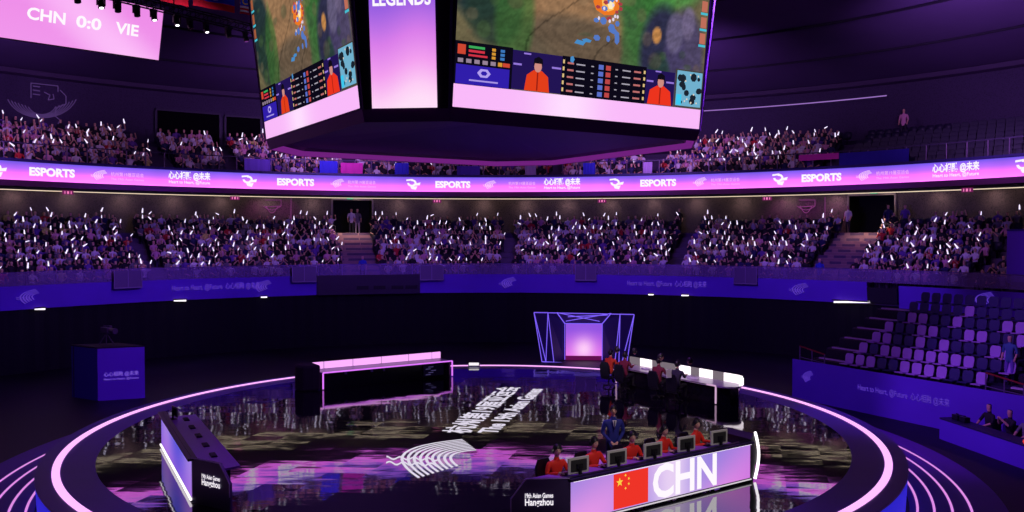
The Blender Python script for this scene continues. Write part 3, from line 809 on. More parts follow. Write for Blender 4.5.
def game_face(pa, pb):
    fr = face_frame(pa, pb); O, U, V, N, L = fr
    face = picture_grid('game_picture', O + N * .01 + U * .05 + V * .55, U, V, L - .1, 4.25, 150, 90, game_pic, cube)
    picture_grid('pink_band', O + N * .012 + U * .05 + V * .04, U, V, L - .1, .52, 20, 2, PINKB, cube)
    par = face
    K = (L - .1)
    def x(a): return .05 + a * K
    # heads-up strip: panels
    flatset(fr, 'panel_frame', [(x(0), .56, x(.20), 1.62), (x(.385), .56, x(.735), 1.60)], (12, 9, 24), .02, par)
    flatset(fr, 'logo_panel', [(x(.005), .57, x(.19), 1.05)], (48, 30, 170), .03, par)
    flatset(fr, 'logo_mark', [ell(x(.10), .88, .18, .12, 6), ], (180, 160, 240), .04, par)
    flatset(fr, 'logo_mark', [ell(x(.10), .88, .09, .06, 6)], (48, 30, 170), .045, par)
    flatset(fr, 'logo_caption', [(x(.05), .66, x(.15), .70)], (170, 150, 230), .04, par)
    # team bars and icons
    flatset(fr, 'status_bar', [(x(.045), 1.47, x(.10), 1.53)], (60, 170, 90), .03, par)
    flatset(fr, 'status_bar', [(x(.045), 1.37, x(.10), 1.43), (x(.045), 1.27, x(.11), 1.32)], (210, 50, 70), .03, par)
    flatset(fr, 'item_icon', [(x(.008), 1.30, x(.035), 1.54), (x(.165), 1.10, x(.19), 1.2)], (206, 70, 50), .03, par)
    flatset(fr, 'item_icon', [(x(.125), 1.26 + .1 * k, x(.138), 1.33 + .1 * k) for k in range(3)] + [(x(.148), 1.10, x(.163), 1.2)], (214, 150, 50), .03, par)
    flatset(fr, 'item_icon', [(x(.155), 1.26 + .1 * k, x(.17), 1.33 + .1 * k) for k in range(3)], (60, 120, 190), .03, par)
    flatset(fr, 'item_icon', [(x(.01 + .028 * k), 1.1, x(.028 + .028 * k), 1.2) for k in range(5)], (150, 130, 150), .03, par)
    # player cameras
    for c0, c1, pc in ((.20, .385, (226, 62, 26)), (.735, .865, (236, 52, 30))):
        m_ = (c0 + c1) / 2
        flatset(fr, 'camera_view', [(x(c0), .58, x(c1), 1.58 if c0 < .5 else 1.55)], (34, 20, 84), .02, par)
        flatset(fr, 'camera_view_lights', [(x(c0) + .02, 1.2, x(c0) + .25, 1.25), (x(c1) - .3, 1.22, x(c1) - .03, 1.27), (x(c0) + .3, 1.5, x(c0) + .5, 1.54)], (150, 120, 220), .03, par)
        sw = .36 if c0 < .5 else .42
        flatset(fr, 'player_jacket', [(x(m_) - sw, .58, x(m_) + sw, .58, x(m_) + sw * .85, .98, x(m_) + .12, 1.12, x(m_) - .12, 1.12, x(m_) - sw * .85, .98)], pc, .035, par)
        flatset(fr, 'player_jacket_shade', [(x(m_) - .02, .6, x(m_) + .02, 1.08)], (150, 30, 20), .038, par)
        flatset(fr, 'player_face', [ell(x(m_), 1.22, .11, .15)], (206, 140, 130), .04, par)
        flatset(fr, 'player_hair', [(x(m_) - .14, 1.22, x(m_) - .10, 1.30, x(m_) + .10, 1.30, x(m_) + .14, 1.22, x(m_) + .12, 1.42, x(m_), 1.48, x(m_) - .12, 1.42)], (16, 12, 24), .045, par)
    # score table
    rows = []; red = []; blu = []; gold = []; pal = []
    for k in range(5):
        y = .66 + .185 * k
        rows += [(x(.44), y, x(.475), y + .035), (x(.50), y, x(.51), y + .03), (x(.60), y, x(.61), y + .03), (x(.63), y, x(.665), y + .035)]
        pal += [(x(.405), y, x(.43), y + .05), (x(.68), y, x(.71), y + .05)]
        blu.append((x(.53), y - .04, x(.55), y + .09)); red.append((x(.56), y - .04, x(.58), y + .09))
        gold += [(x(.387), y, x(.394), y + .1), (x(.722), y, x(.73), y + .09)]
    flatset(fr, 'score_text', rows, (170, 165, 180), .03, par); flatset(fr, 'score_text', pal, (190, 110, 110), .03, par)
    flatset(fr, 'champion_icon', blu, (90, 110, 200), .03, par); flatset(fr, 'champion_icon', red, (190, 70, 70), .03, par); flatset(fr, 'score_mark', gold, (220, 190, 130), .03, par)
    # small map
    flatset(fr, 'map_frame', [(x(.868), .58, x(.998), 1.68)], (70, 66, 60), .02, par)
    flatset(fr, 'map_view', [(x(.874), .62, x(.994), 1.64)], (112, 176, 206), .03, par)
    random.seed(3)
    flatset(fr, 'map_paths', [ell(x(.885 + .098 * random.random()), .72 + .82 * random.random(), random.uniform(.05, .13), random.uniform(.05, .13), 7, random.random()) for k in range(14)], (26, 34, 46), .035, par)
    flatset(fr, 'map_paths', [ell(x(.885 + .1 * random.random()), .7 + .85 * random.random(), .03, .03, 5) for k in range(9)], (226, 210, 190), .04, par)
    flatset(fr, 'map_view_corner', [(x(.876), .64, x(.90), .95)], (60, 200, 240), .04, par)
    # side portraits
    flatset(fr, 'portrait', [(x(.965), 2.3 + .42 * k, x(.992), 2.58 + .42 * k) for k in range(5)], (190, 110, 90), .03, par)
    flatset(fr, 'portrait_bar', [(x(.962), 2.22 + .42 * k, x(.995), 2.28 + .42 * k) for k in range(5)], (70, 190, 210), .03, par)
    flatset(fr, 'portrait', [(x(.005), 3.02 + .42 * k, x(.032), 3.3 + .42 * k) for k in range(3)], (160, 90, 60), .03, par)
    flatset(fr, 'portrait_bar', [(x(.002), 2.94 + .42 * k, x(.04), 3.0 + .42 * k) for k in range(3)], (70, 190, 210), .03, par)
    # fight in the middle: bursts of orange and blue light
    random.seed(5)
    cxm, cym = x(.545), 2.78
    flatset(fr, 'spell_burst', [ell(cxm, cym + .12, .42, .30, 9, .4), ell(cxm - .2, cym + .3, .3, .15, 7, .8)], (236, 120, 36), .03, par)
    flatset(fr, 'spell_burst', [ell(cxm + .05, cym + .12, .22, .2, 7, .2)], (255, 190, 90), .036, par)
    flatset(fr, 'spell_burst', [ell(cxm + .12, cym + .1, .1, .12, 6)], (255, 236, 190), .04, par)
    flatset(fr, 'fighter', [ell(cxm + random.uniform(-.35, .45), cym + random.uniform(-.75, .65), random.uniform(.05, .12), random.uniform(.06, .14), 6, random.random()) for k in range(16)], (84, 120, 196), .045, par)
    flatset(fr, 'fighter', [ell(cxm + random.uniform(-.3, .45), cym + random.uniform(-.6, .6), random.uniform(.04, .09), random.uniform(.04, .10), 5, random.random()) for k in range(12)], (168, 60, 70), .05, par)
    flatset(fr, 'fighter', [ell(cxm + random.uniform(-.3, .45), cym + random.uniform(-.6, .6), .04, .05, 5, random.random()) for k in range(9)], (226, 214, 236), .055, par)
    flatset(fr, 'fighter', [ell(cxm - .75, cym - .92, .2, .07, 4, .5), ell(cxm - .95, cym - 1.25, .07, .1, 5), ell(cxm - .55, cym - .85, .16, .05, 5, .4)], (70, 140, 200), .045, par)
    flatset(fr, 'fighter', [ell(x(.74), 3.45, .10, .16, 7), ell(x(.755), 3.72, .12, .08, 7)], (206, 66, 56), .045, par)
    flatset(fr, 'fighter', [ell(x(.735), 3.75, .12, .14, 6), ell(x(.70), 3.6, .1, .02, 4)], (110, 110, 200), .05, par)
    # bezel
    q = MB()
    for a, b, c, d in ((0, 0, L, .04), (0, 4.82, L, 4.9), (0, 0, .05, 4.9), (L - .05, 0, L, 4.9)):
        o = O + N * .03; q.quad(o + U * a + V * b, o + U * c + V * b, o + U * c + V * d, o + U * a + V * d)
    q.build('bezel', mat('cube_bezel', rgb(70, 34, 110), .4), cube)
game_face(oct_[0], oct_[1])
game_face(oct_[6], oct_[7])
# corner screen facing the camera
fr = face_frame(oct_[7], oct_[0]); O, U, V, N, L = fr
cgr = [(0, (255, 222, 248)), (.12, (254, 206, 246)), (.32, (244, 160, 240)), (.55, (218, 126, 234)), (.8, (158, 98, 226)), (1, (118, 78, 224))]
def corner_pic(s, t):
    t2 = min(1, max(0, t * 1.7 + .08 * math.sin(s * 5 + 1) * (1 - t)))
    for (x0, c0), (x1, c1) in zip(cgr[:-1], cgr[1:]):
        if t2 <= x1: return lerp3(c0, c1, (t2 - x0) / (x1 - x0))
    return cgr[-1][1]
cs = picture_grid('corner_picture', O + N * .02 + U * .24 + V * .02, U, V, 1.50, 4.8, 12, 60, corner_pic, cube)
q = MB(); place_text(q, text_geo('LEGENDS', .42, .03, width=1.32), O + N * .05 + U * .99 + V * 2.42, U, V); place_text(q, text_geo('LEAGUE OF', .3, .03, width=1.2), O + N * .05 + U * .99 + V * 2.86, U, V)
q.build('lettering', WHITE_GLOW, cs)

# ------------------------------------------------------------------ score screen at upper left
A = P(0, 37, 15.0); B = P(158, 60, 15.0)
uu = (B - A).normalized(); nn_ = Vector((-uu.y, uu.x, 0))
if nn_.y > 0: nn_ = -nn_
A2 = A - uu * 6
vv = (Vector((0, 0, 1)) + nn_ * .28).normalized(); nf = uu.cross(vv); nf = nf if nf.dot(nn_) > 0 else -nf
sc_ = thing('score_screen', A2, 0, 'hanging pink score screen at upper left', 'screen')
WW = (B - A2).length; HH = 2.35
def score_pic(s, t): return lerp3((238, 140, 232), (255, 196, 252), max(0, math.sin(s * 9 + t * 2)) * .7 + .2 * (1 - t))
picture_grid('screen_face', A2 + nf * .06, uu, vv, WW, HH, 40, 8, score_pic, sc_)
q = MB(); q.prism([A2 - uu * .06 - vv * .06, B + uu * .06 - vv * .06, B + uu * .06 + vv * (HH + .06), A2 - uu * .06 + vv * (HH + .06)], -nf * .25); q.build('housing', BLACK, sc_)
q = MB()
Lf = WW - 0
def along(px): # distance of a photo column along the screen
    p0 = P(px, 45, 15.0); 
    d = Vector((p0.x, p0.y)).normalized(); a2 = Vector((A2.x, A2.y)); u2 = Vector((uu.x, uu.y))
    # intersect ray through origin along d with a2 + s*u2
    det = -d.x * u2.y + d.y * u2.x
    return (a2.x * d.y - a2.y * d.x) / (d.x * u2.y - d.y * u2.x)
for txt, px, w_ in (('CHN', 44, 1.5), ('0:0', 86, 1.05), ('VIE', 124, 1.02)):
    q = MB(); place_text(q, text_geo(txt, .68, .03, width=w_), A2 + nf * .09 + uu * along(px) + vv * 1.17, uu, vv); q.build('score_lettering', WHITE_GLOW, sc_)
q = MB()
for s_ in (1.0, WW * .5, WW - 1.0): q.bar(A2 + uu * s_ + vv * HH, A2 + uu * s_ + vv * HH + Vector((0, 0, 3.2)), .03)
q.build('hanging_cable', BLACK, sc_)

# lighting truss with moving heads
T0 = P(130, -1, 15.9); T1 = P(256, 30, 15.9); tu = (T1 - T0).normalized(); tn = Vector((-tu.y, tu.x, 0))
TS, TE = T0 - tu * 3.6, T1 + tu * 1.4
truss = thing('lighting_truss', (TS + TE) / 2, 0, 'black lattice lighting truss hanging left of the cube screen', 'truss')
q = MB(); hw = .16
for a_, b_ in ((-hw, -hw), (hw, -hw), (hw, hw), (-hw, hw)):
    q.bar(TS + tn * a_ + Vector((0, 0, b_)), TE + tn * a_ + Vector((0, 0, b_)), .035)
q.build('chord', BLACK, truss)
q = MB(); Lt = (TE - TS).length; k = int(Lt / .4)
for i in range(k):
    p = TS + tu * (i * .4); p2 = p + tu * .4
    for s_ in (-hw, hw):
        q.bar(p + tn * s_ + Vector((0, 0, -hw)), p2 + tn * s_ + Vector((0, 0, hw)), .016)
        q.bar(p + tn * s_ + Vector((0, 0, hw)), p + tn * s_ + Vector((0, 0, -hw)), .016)
q.build('lattice', BLACK, truss)
q = MB()
for s_ in (.8, Lt * .5, Lt - .8): q.bar(TS + tu * s_, TS + tu * s_ + Vector((0, 0, 3.0)), .03)
q.build('hanging_cable', BLACK, truss)
HOUSE = mat('lamp_housing', rgb(20, 14, 34), .5)
LENS = glow('lamp_lens_light', (1, .95, 1, 1), 4.0)
def make_head(lit):
    r = thing('moving_head_light', (0, 0, 0))
    MB().box((0, 0, -.06), (.30, .2, .12)).build('base', HOUSE, r, False)
    MB().box((0, 0, -.13), (.36, .12, .03)).box((-.16, 0, -.24), (.04, .12, .3)).box((.16, 0, -.24), (.04, .12, .3)).build('yoke', HOUSE, r, False)
    MB().bar((0, .02, -.18), (0, -.06, -.50), .115, seg=12, wd2=.14).build('head', HOUSE, r, False, smooth=False)
    MB().bar((0, -.062, -.5), (0, -.066, -.52), .085 if lit else .11, seg=12).build('lens', LENS if lit else mat('dark_lens', rgb(10, 8, 20), .1), r, False)
    return r
names = ['first', 'second', 'third', 'fourth', 'fifth', 'sixth', 'seventh', 'eighth', 'ninth', 'tenth']
for i, (px, lit) in enumerate(((80, 0), (104, 1), (120, 0), (139, 0), (156, 1), (179, 1), (192, 0), (208, 1), (230, 0), (247, 0))):
    h = make_head(lit); h.scale = (.86, .86, .86)
    # distance along the truss
    d = Vector(((px - 512) / F_PX, 1)); t2 = Vector((T0.x, T0.y)); u2 = Vector((tu.x, tu.y))
    s_ = (t2.x * d.y - t2.y * d.x) / (d.x * u2.y - d.y * u2.x)
    h.location = T0 + tu * s_ + Vector((0, 0, -hw - .02)); h.rotation_euler = (0, 0, math.atan2(tu.y, tu.x) + random.uniform(-.5, .5))
    tag(h, '%s moving head lamp from the left under the truss, %s' % (names[i], 'lit white lens' if lit else 'unlit'), 'stage light', 'moving head lamps under the truss')
# national flags hanging behind the truss
def flag(px0, px1, ytop, ybot, stripes, lab, extra=None, Z=17.0):
    a = PR(px0, ybot[0], 20); b = PR(px1, ybot[1], 20)
    z = (a.z + b.z) / 2; a.z = z; b.z = z
    u = (b - a).normalized(); L = (b - a).length; H = L * .66
    r = thing('hanging_flag', a, 0, lab, 'flag')
    nrm = Vector((u.y, -u.x, 0))
    for s0, s1, m in stripes:
        q = MB(); k = 10
        for i in range(k + 1):
            o = nrm * (.05 * math.sin(i * 1.1)); p = a + u * (L * i / k) + o
            q.v += [p + Vector((0, 0, H * s0)), p + Vector((0, 0, H * s1))]
        for i in range(k): q.f.append((2 * i, 2 * i + 2, 2 * i + 3, 2 * i + 1)); q.m.append(0)
        q.build('stripe', m, r)
    if extra: extra(r, a, u, nrm, L, H)
    MB().bar(a + Vector((0, 0, H)), b + Vector((0, 0, H)), .03).bar(a + Vector((0, 0, H)), a + Vector((0, 0, H + 2)), .012).bar(b + Vector((0, 0, H)), b + Vector((0, 0, H + 2)), .012).build('pole', BLACK, r)
FRED = mat('flag_red', rgb(235, 30, 40), .8); FBLUE = mat('flag_blue', rgb(30, 60, 220), .8); FWHITE = mat('flag_white', rgb(240, 230, 240), .8); FYEL = mat('flag_yellow', rgb(250, 200, 40), .8)
def disc(r, a, u, nrm, L, H):
    q = MB(); c = a + u * L * .5 + Vector((0, 0, H * .5)) + nrm * .06
    q.v = [c + u * (H * .2 * math.cos(2 * PI * i / 20)) + Vector((0, 0, H * .2 * math.sin(2 * PI * i / 20))) for i in range(20)]; q.f = [tuple(range(20))]; q.m = [0]
    q.build('disc', FWHITE, r)
def canton(r, a, u, nrm, L, H):
    q = MB(); o = a + nrm * .06
    q.quad(o + Vector((0, 0, H * .45)), o + u * L * .5 + Vector((0, 0, H * .45)), o + u * L * .5 + Vector((0, 0, H)), o + Vector((0, 0, H))); q.build('canton', FBLUE, r)
    q = MB(); c = o + nrm * .01 + u * L * .2 + Vector((0, 0, H * .72))
    for i in range(10):
        a1 = PI * .25 + 1.5 * PI * i / 10; a2 = PI * .25 + 1.5 * PI * (i + 1) / 10
        f = lambda an, k: c + u * (H * k * math.cos(an)) + Vector((0, 0, H * k * math.sin(an)))
        q.quad(f(a1, .2), f(a2, .2), f(a2, .13), f(a1, .13))
    q.build('crescent', FYEL, r)
flag(160, 189, 0, (2, 6), [(0, 1, FRED)], 'plain red flag hanging behind the truss, left of the blue and red flag')
flag(193, 235, 0, (6.5, 12), [(0, .25, FRED), (.25, .75, FBLUE), (.75, 1, FRED)], 'red and blue flag with a white disc behind the truss', disc)
flag(240, 266, 0, (14, 17), [(i / 9, (i + 1) / 9, FRED if i % 2 == 0 else FWHITE) for i in range(9)], 'red and white striped flag beside the left edge of the cube screen', canton)
lamp('flag_light', (-8, 26, 11.5), (-9, 44, 17), 700, (1, .9, 1), 40, .2)
# dark lamp hanging at upper right
p = P(852, -3, 17.4)
h = make_head(0); h.location = p + Vector((0, 0, .45)); tag(h, 'dark hanging lamp at the top edge, right of the cube screen', 'stage light')
MB().bar((0, 0, 0), (0, 0, 1.5), .03).build('hanging_rod', BLACK, h, False)

# ------------------------------------------------------------------ portal
pr0 = P(541, 363, .06); pr0.z = .0
port = thing('neon_portal', (3.75, 44.6, 0), -.06, 'trapezoid neon lined entrance portal with a glowing pink screen behind the stage', 'portal')
k_ = 44.6 / F_PX
def q2(px, py, y=0): return Vector(((px - 583) * k_, y, (363.5 - py) * k_))
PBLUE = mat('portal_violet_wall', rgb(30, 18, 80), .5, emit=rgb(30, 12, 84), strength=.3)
q = MB()
o_tl, o_tr, o_bl, o_br = q2(534, 313.5), q2(634, 315), q2(542, 363), q2(627, 363)
i_tl, i_tr, i_bl, i_br = q2(565, 326, .9), q2(603, 326, .9), q2(565, 363, .9), q2(603, 363, .9)
m_tl, m_tr, m_bl, m_br = q2(557, 314, .15), q2(611, 314, .15), q2(565, 363, .15), q2(603, 363, .15)
q.prism([o_tl, q2(548, 313.5), q2(554, 363), o_bl], (0, .5, 0)); q.prism([q2(620, 314.5), o_tr, o_br, q2(615, 363)], (0, .5, 0))
q.quad(q2(548, 313.5, .1), i_tl, i_bl, q2(554, 363, .1)); q.quad(i_tr, q2(620, 314.5, .1), q2(615, 363, .1), i_br)
q.quad(q2(548, 313.5, .1), q2(620, 314.5, .1), i_tr, i_tl)
q.build('side_panel', PBLUE, port, False)
def portal_pic(s, t):
    c = lerp3((236, 110, 236), (146, 84, 226), min(1, t * 1.2)); d = ((s - .5) / .3) ** 2 + ((t - .25) / .35) ** 2
    return lerp3(c, (255, 205, 250), math.exp(-d))
picture_grid('portal_screen', q2(566, 361, .88), (1, 0, 0), (0, 0, 1), 37 * k_, 34.5 * k_, 12, 12, portal_pic, port, LED, False)
MB().box(q2(584, 362, .85) + Vector((0, 0, .0)), (37 * k_, .1, .3)).build('sill', mat('magenta_sill', rgb(150, 30, 110), .5, emit=rgb(120, 20, 90), strength=.6), port, False)
lines = [(o_tl, o_tr), (o_tl, o_bl), (o_tr, o_br), (o_bl, q2(565, 364)), (q2(548, 313.5), q2(546, 363)), (q2(548, 313.5), q2(554, 363)), (o_tl, q2(546, 363)), (q2(620, 314.5), q2(619, 363)), (q2(620, 314.5), q2(615, 363)), (o_tr, q2(622, 363)),
         (q2(557, 313.5), q2(565, 326, .8)), (q2(611, 314), q2(603, 326, .8)), (q2(565, 326, .8), q2(603, 326, .8)), (q2(565, 326, .8), q2(565, 363, .8)), (q2(603, 326, .8), q2(603, 363, .8)), (q2(557, 313.5), q2(600, 323, .5)), (q2(611, 314), q2(566, 323, .5)), (q2(568, 318, .2), q2(608, 316, .2)), (q2(603, 364), q2(609, 364))]
for a, b in lines:
    off = Vector((0, -.03, 0)); MB().bar(a + off, b + off, .028).build('neon_line', NEON_BLUE, port, False)
port_l = None

# ------------------------------------------------------------------ caster desk (centre left)
ca, cb = P(323, 390, 1.0), P(452, 376.5, 1.0); cu = (cb - ca); cL = cu.length; crz = math.atan2(cu.y, cu.x)
cd = thing('long_desk', (ca.x, ca.y, STAGE_Z), crz, 'long low black desk outlined in pink neon, topped with pink lit panels', 'desk')
MB().box((cL / 2, .42, .30), (cL - .06, .7, .58)).build('body', mat('desk_black_gloss', rgb(10, 8, 20), .2), cd, False)
q = MB(); Z1 = .64
q.bar((0, -.02, Z1), (cL, -.02, Z1), .032).bar((0, -.02, .03), (0, -.02, Z1), .032).bar((cL, -.02, .03), (cL, -.02, Z1), .032)
q.build('neon_outline', NEON, cd, False)
MB().prism([Vector((-.02, 0, .60)), Vector((cL + .02, 0, .60)), Vector((cL - .1, .85, .60)), Vector((-.25, .85, .60))], (0, 0, .05)).build('worktop', mat('desk_violet_top', rgb(90, 30, 130), .3), cd, False)
for a, b in ((-.30, .34), (.38, 1.52), (1.56, 2.72), (2.76, 3.92), (3.96, 4.98), (5.02, cL - .08)):
    if b - a > .2: MB().box(((a + b) / 2, .86, .79), (b - a, .05, .26)).build('lit_panel', glow('desk_panel_pink', rgb(250, 172, 255), 1.1), cd, False)
q = MB(); q.arc([(0, 0)], 0, 1, 1) if False else None
pts = [Vector((-.1, -.05, 0)), Vector((-.1, .9, 0)), Vector((-.5, .95, 0)), Vector((-.82, .75, 0)), Vector((-.92, .35, 0)), Vector((-.75, .02, 0)), Vector((-.4, -.08, 0))]
q.prism(pts, (0, 0, .95)); q.build('end_drape', mat('black_drape', rgb(8, 7, 16), .9), cd, False, bevel=.08)
q = MB(); q.box((cL - .85, -.012, .33), (.9, .02, .42)); q.build('rack_panel', mat('grey_rack', rgb(40, 34, 66), .4), cd, False)
q = MB()
for k in range(5): q.box((cL - 1.1 + .12 * (k % 3), -.03, .18 + .075 * k), (.22, .02, .03))
q.build('rack_lights', glow('rack_dim_light', rgb(70, 62, 110), .8), cd, False)
for k, s_ in enumerate((.9, 1.95, 2.45)):
    MB().box((s_, -.02, .55), (.08, .04, .08)).build('cable_box', mat('grey_box', rgb(80, 70, 110), .5), cd, False)

# ------------------------------------------------------------------ team desks
DESKTOP = mat('team_desk_top', rgb(150, 84, 205), .35)
EDGE = mat('desk_edge_lilac', rgb(200, 180, 225), .35)
NAVY = mat('navy_facet', rgb(74, 62, 110), .4)
def facet(par, pa, pb, hgt, cut_side):
    """dark end facet with a cut corner; pa touches the screen, pb is the far edge"""
    pa = Vector((*pa, 0)); pb = Vector((*pb, 0)); u = (pb - pa); Lf = u.length; u.normalize()
    n_ = Vector((u.y, -u.x, 0)); n_ = n_ if n_.y < 0 else -n_
    z = Vector((0, 0, 1)); c = .3
    poly = [pa, pa + z * hgt, pa + u * (Lf - c) + z * hgt, pb + z * (hgt - c * 1.3), pb]
    q = MB(); q.prism(poly, -n_ * .06); q.build('end_facet', NAVY, par, False)
    q = MB(); q.path([p + n_ * .01 for p in (pa + z * hgt, pa + u * (Lf - c) + z * hgt, pb + z * (hgt - c * 1.3), pb + z * .3)], .012); q.build('facet_edge', EDGE, par, False)
    uu2 = u if u.dot(Vector((1, 0, 0))) > 0 else -u
    q = MB(); o = pa + u * (Lf * .52) + n_ * .02
    place_text(q, text_geo('19th Asian Games', .13, .02, width=.56), o + z * (hgt * .66), uu2, z)
    place_text(q, text_geo('Hangzhou', .19, .02, width=.56), o + z * (hgt * .66 - .15), uu2, z)
    q.build('facet_lettering', WHITE_GLOW, par, False)
def team_desk(origin, rz, L, left_facet, lab, picfn, hgt=.97):
    d = thing('team_desk', origin, rz, lab, 'desk', 'player desks with lit fronts')
    picture_grid('front_screen', (0.02, -.01, .10), (1, 0, 0), (0, 0, 1), L - .04, hgt - .155, 60, 10, picfn, d, LED, False)
    q = MB(); q.box((L / 2, .05, hgt / 2 + .02), (L, .1, hgt - .04)); q.build('front_body', BLACKG, d, False)
    MB().box((L / 2, -.03, hgt - .035), (L + .06, .12, .05)).build('front_edge', mat('desk_front_edge', rgb(30, 18, 66), .35), d, False)
    MB().bar((0, -.03, .07), (L, -.03, .07), .016 if left_facet else .026, seg=6).build('base_light', glow('base_line_white' if left_facet else 'base_line_bright', (1, .9, 1, 1), 1.5 if not left_facet else .7), d, False)
    s_ = -1 if left_facet else 1; xe = 0 if left_facet else L
    fx = xe + s_ * 1.0
    facet(d, (xe, 0), (fx, .6), hgt, s_)
    zt = .80
    top = [Vector((xe, .02, zt)), Vector((xe + s_ * .62, .40, zt)), Vector((xe + s_ * .45, .92, zt)), Vector((L - xe, .88, zt)), Vector((L - xe, .02, zt))]
    if s_ > 0: top = top[::-1]
    MB().prism(top, (0, 0, -.05)).build('worktop', DESKTOP, d, False)
    q = MB(); 
    for x in (0.1, L * .33, L * .66, L - .1): q.box((x, .78, .375), (.06, .06, .75))
    q.build('support', BLACKG, d, False)
    xx = L - xe
    MB().box((xx, .42, .4), (.05, .85, .78)).build('end_panel', BLACKG, d, False)
    MB().bar((0.05, -.07, hgt - .065), (L - .05, -.07, hgt - .065), .012, seg=6).build('under_lip_light', glow('under_lip_white', (1, .93, 1, 1), 1.2), d, False)
    return d
def chn_pic(s, t):
    c = lerp3((150, 128, 222), (232, 150, 230), (.5 + .5 * math.sin(s * 7 + 1.2 - t * 1.5)) * (1 - t * .55))
    c = lerp3(c, (240, 216, 246), math.exp(-((s - .52) / .13) ** 2) * .9)
    return lerp3(c, (196, 106, 222), max(0, (s - .75) * 2.6) * (1 - t * .6))
C0 = Vector((1.14, 16.6, 0)); C1 = Vector((5.58, 19.65, 0)); CL = (C1 - C0).length; CRZ = math.atan2(C1.y - C0.y, C1.x - C0.x)
chn = team_desk((C0.x, C0.y, STAGE_Z), CRZ, CL, True, 'long player desk at lower right with CHN and a red flag on its lit front', chn_pic)
q = MB(); place_text(q, text_geo('CHN', .98, .03, width=1.98), Vector((3.22, -.03, .5)), (1, 0, 0), (0, 0, 1)); q.build('country_lettering', WHITE_GLOW, chn, False)
fg = MB().quad((1.13, -.025, .13), (2.10, -.025, .13), (2.10, -.025, .86), (1.13, -.025, .86)).build('flag_image', glow('flag_display_red', rgb(238, 52, 40), 1.0), chn, False)
q = MB()
def star(cx_, cz_, r, rot=0):
    n_ = len(q.v)
    for i in range(10):
        a = PI / 2 + rot + PI * i / 5; rr = r if i % 2 == 0 else r * .4; q.v.append(Vector((cx_ + rr * math.cos(a), -.035, cz_ + rr * math.sin(a))))
    q.v.append(Vector((cx_, -.035, cz_)))
    for i in range(10): q.f.append((n_ + i, n_ + (i + 1) % 10, n_ + 10)); q.m.append(0)
star(1.29, .68, .10)
for x, z, r_ in ((1.45, .80, .3), (1.54, .72, .8), (1.54, .61, .1), (1.45, .53, .5)): star(x, z, .036, r_)
q.build('flag_stars', glow('flag_display_yellow', rgb(250, 210, 70), 1.0), fg, False)
q = MB(); q.path([(CL + .14 + .13 * math.sin(PI * i / 10), -.02, .05 + 1.1 * i / 10) for i in range(11)], .034, seg=8); q.build('end_light', TUBE_WHITE, chn, False)
q = MB(); q.prism([Vector((CL, 0, 0)), Vector((CL + .1, .0, 0)), Vector((CL + .22, 0, .55)), Vector((CL + .12, 0, 1.12)), Vector((CL, 0, 1.0))], (0, .8, 0)); q.build('end_cheek', BLACKG, chn, False)

def vie_pic(s, t): return lerp3(lerp3((84, 84, 214), (160, 130, 226), .5 + .5 * math.sin(s * 8)), (172, 92, 220), (1 - t) * .5)
V1 = Vector((-6.9, 18.1, 0)); V0 = Vector((-9.55, 22.9, 0)); VL = (V1 - V0).length; VRZ = math.atan2(V1.y - V0.y, V1.x - V0.x)
vie = team_desk((V0.x, V0.y, STAGE_Z), VRZ, VL, False, 'long player desk at lower left seen from its end, purple lit front facing left', vie_pic)

# things on the desks
def make_monitor():
    r = thing('monitor', (0, 0, 0))
    MB().box((0, 0, .25), (.52, .035, .34)).build('casing', mat('monitor_grey', rgb(205, 205, 200), .4), r, False, bevel=.01)
    MB().box((0, -.022, .25), (.40, .02, .24)).build('back_cover', mat('monitor_back', rgb(52, 52, 54), .5), r, False, bevel=.01)
    MB().box((0, .019, .25), (.48, .004, .30)).build('screen', glow('monitor_screen', rgb(120, 130, 170), .7), r, False)
    q = MB(); q.box((.0, -.07, .13), (.05, .05, .24)); q.box((.0, -.05, .24), (.14, .05, .10)); q.build('stand', BLACK, r, False)
    MB().box((0, -.05, .01), (.26, .2, .02)).build('foot', BLACK, r, False, bevel=.005)
    return r
def make_keyboard():
    r = thing('keyboard', (0, 0, 0)); MB().box((0, 0, .012), (.36, .13, .024)).build('case', BLACKG, r, False)
    q = MB()
    for a in range(12):
        for b in range(4): q.box((-.155 + .028 * a, -.045 + .03 * b, .028), (.022, .023, .01))
    q.build('keys', mat('keys_dark', rgb(44, 36, 66), .5), r, False)
    return r
mon = make_monitor(); kb = make_keyboard()
WT = STAGE_Z + .80
place_w = ['leftmost', 'second', 'middle', 'fourth', 'rightmost']
MT = [.56, 1.61, 2.66, 3.70, 4.78]
def desk_pt(o, rz, x, y, z): return Vector((o.x + x * math.cos(rz) - y * math.sin(rz), o.y + x * math.sin(rz) + y * math.cos(rz), z))
for i, t in enumerate(MT):
    m_ = mon if i == 0 else dup(mon)
    m_.location = desk_pt(C0, CRZ, t, .42, WT); m_.rotation_euler = (0, 0, CRZ + rad(-4))
    tag(m_, '%s of the five grey backed monitors on the CHN desk' % place_w[i], 'monitor', 'monitors on the CHN desk')
    k_b = kb if i == 0 else dup(kb)
    k_b.location = desk_pt(C0, CRZ, t, .70, WT); k_b.rotation_euler = (0, 0, CRZ)
    tag(k_b, 'keyboard in front of the %s player at the CHN desk' % place_w[i], 'keyboard', 'keyboards on the CHN desk')
for i in range(5):
    k_b = dup(kb); k_b.location = desk_pt(V0, VRZ, .6 + i * 1.05, .55, WT); k_b.rotation_euler = (0, 0, VRZ)
    tag(k_b, 'keyboard on the lower left desk, %s from its near end' % ['fifth', 'fourth', 'third', 'second', 'first'][i], 'keyboard', 'keyboards on the left desk')
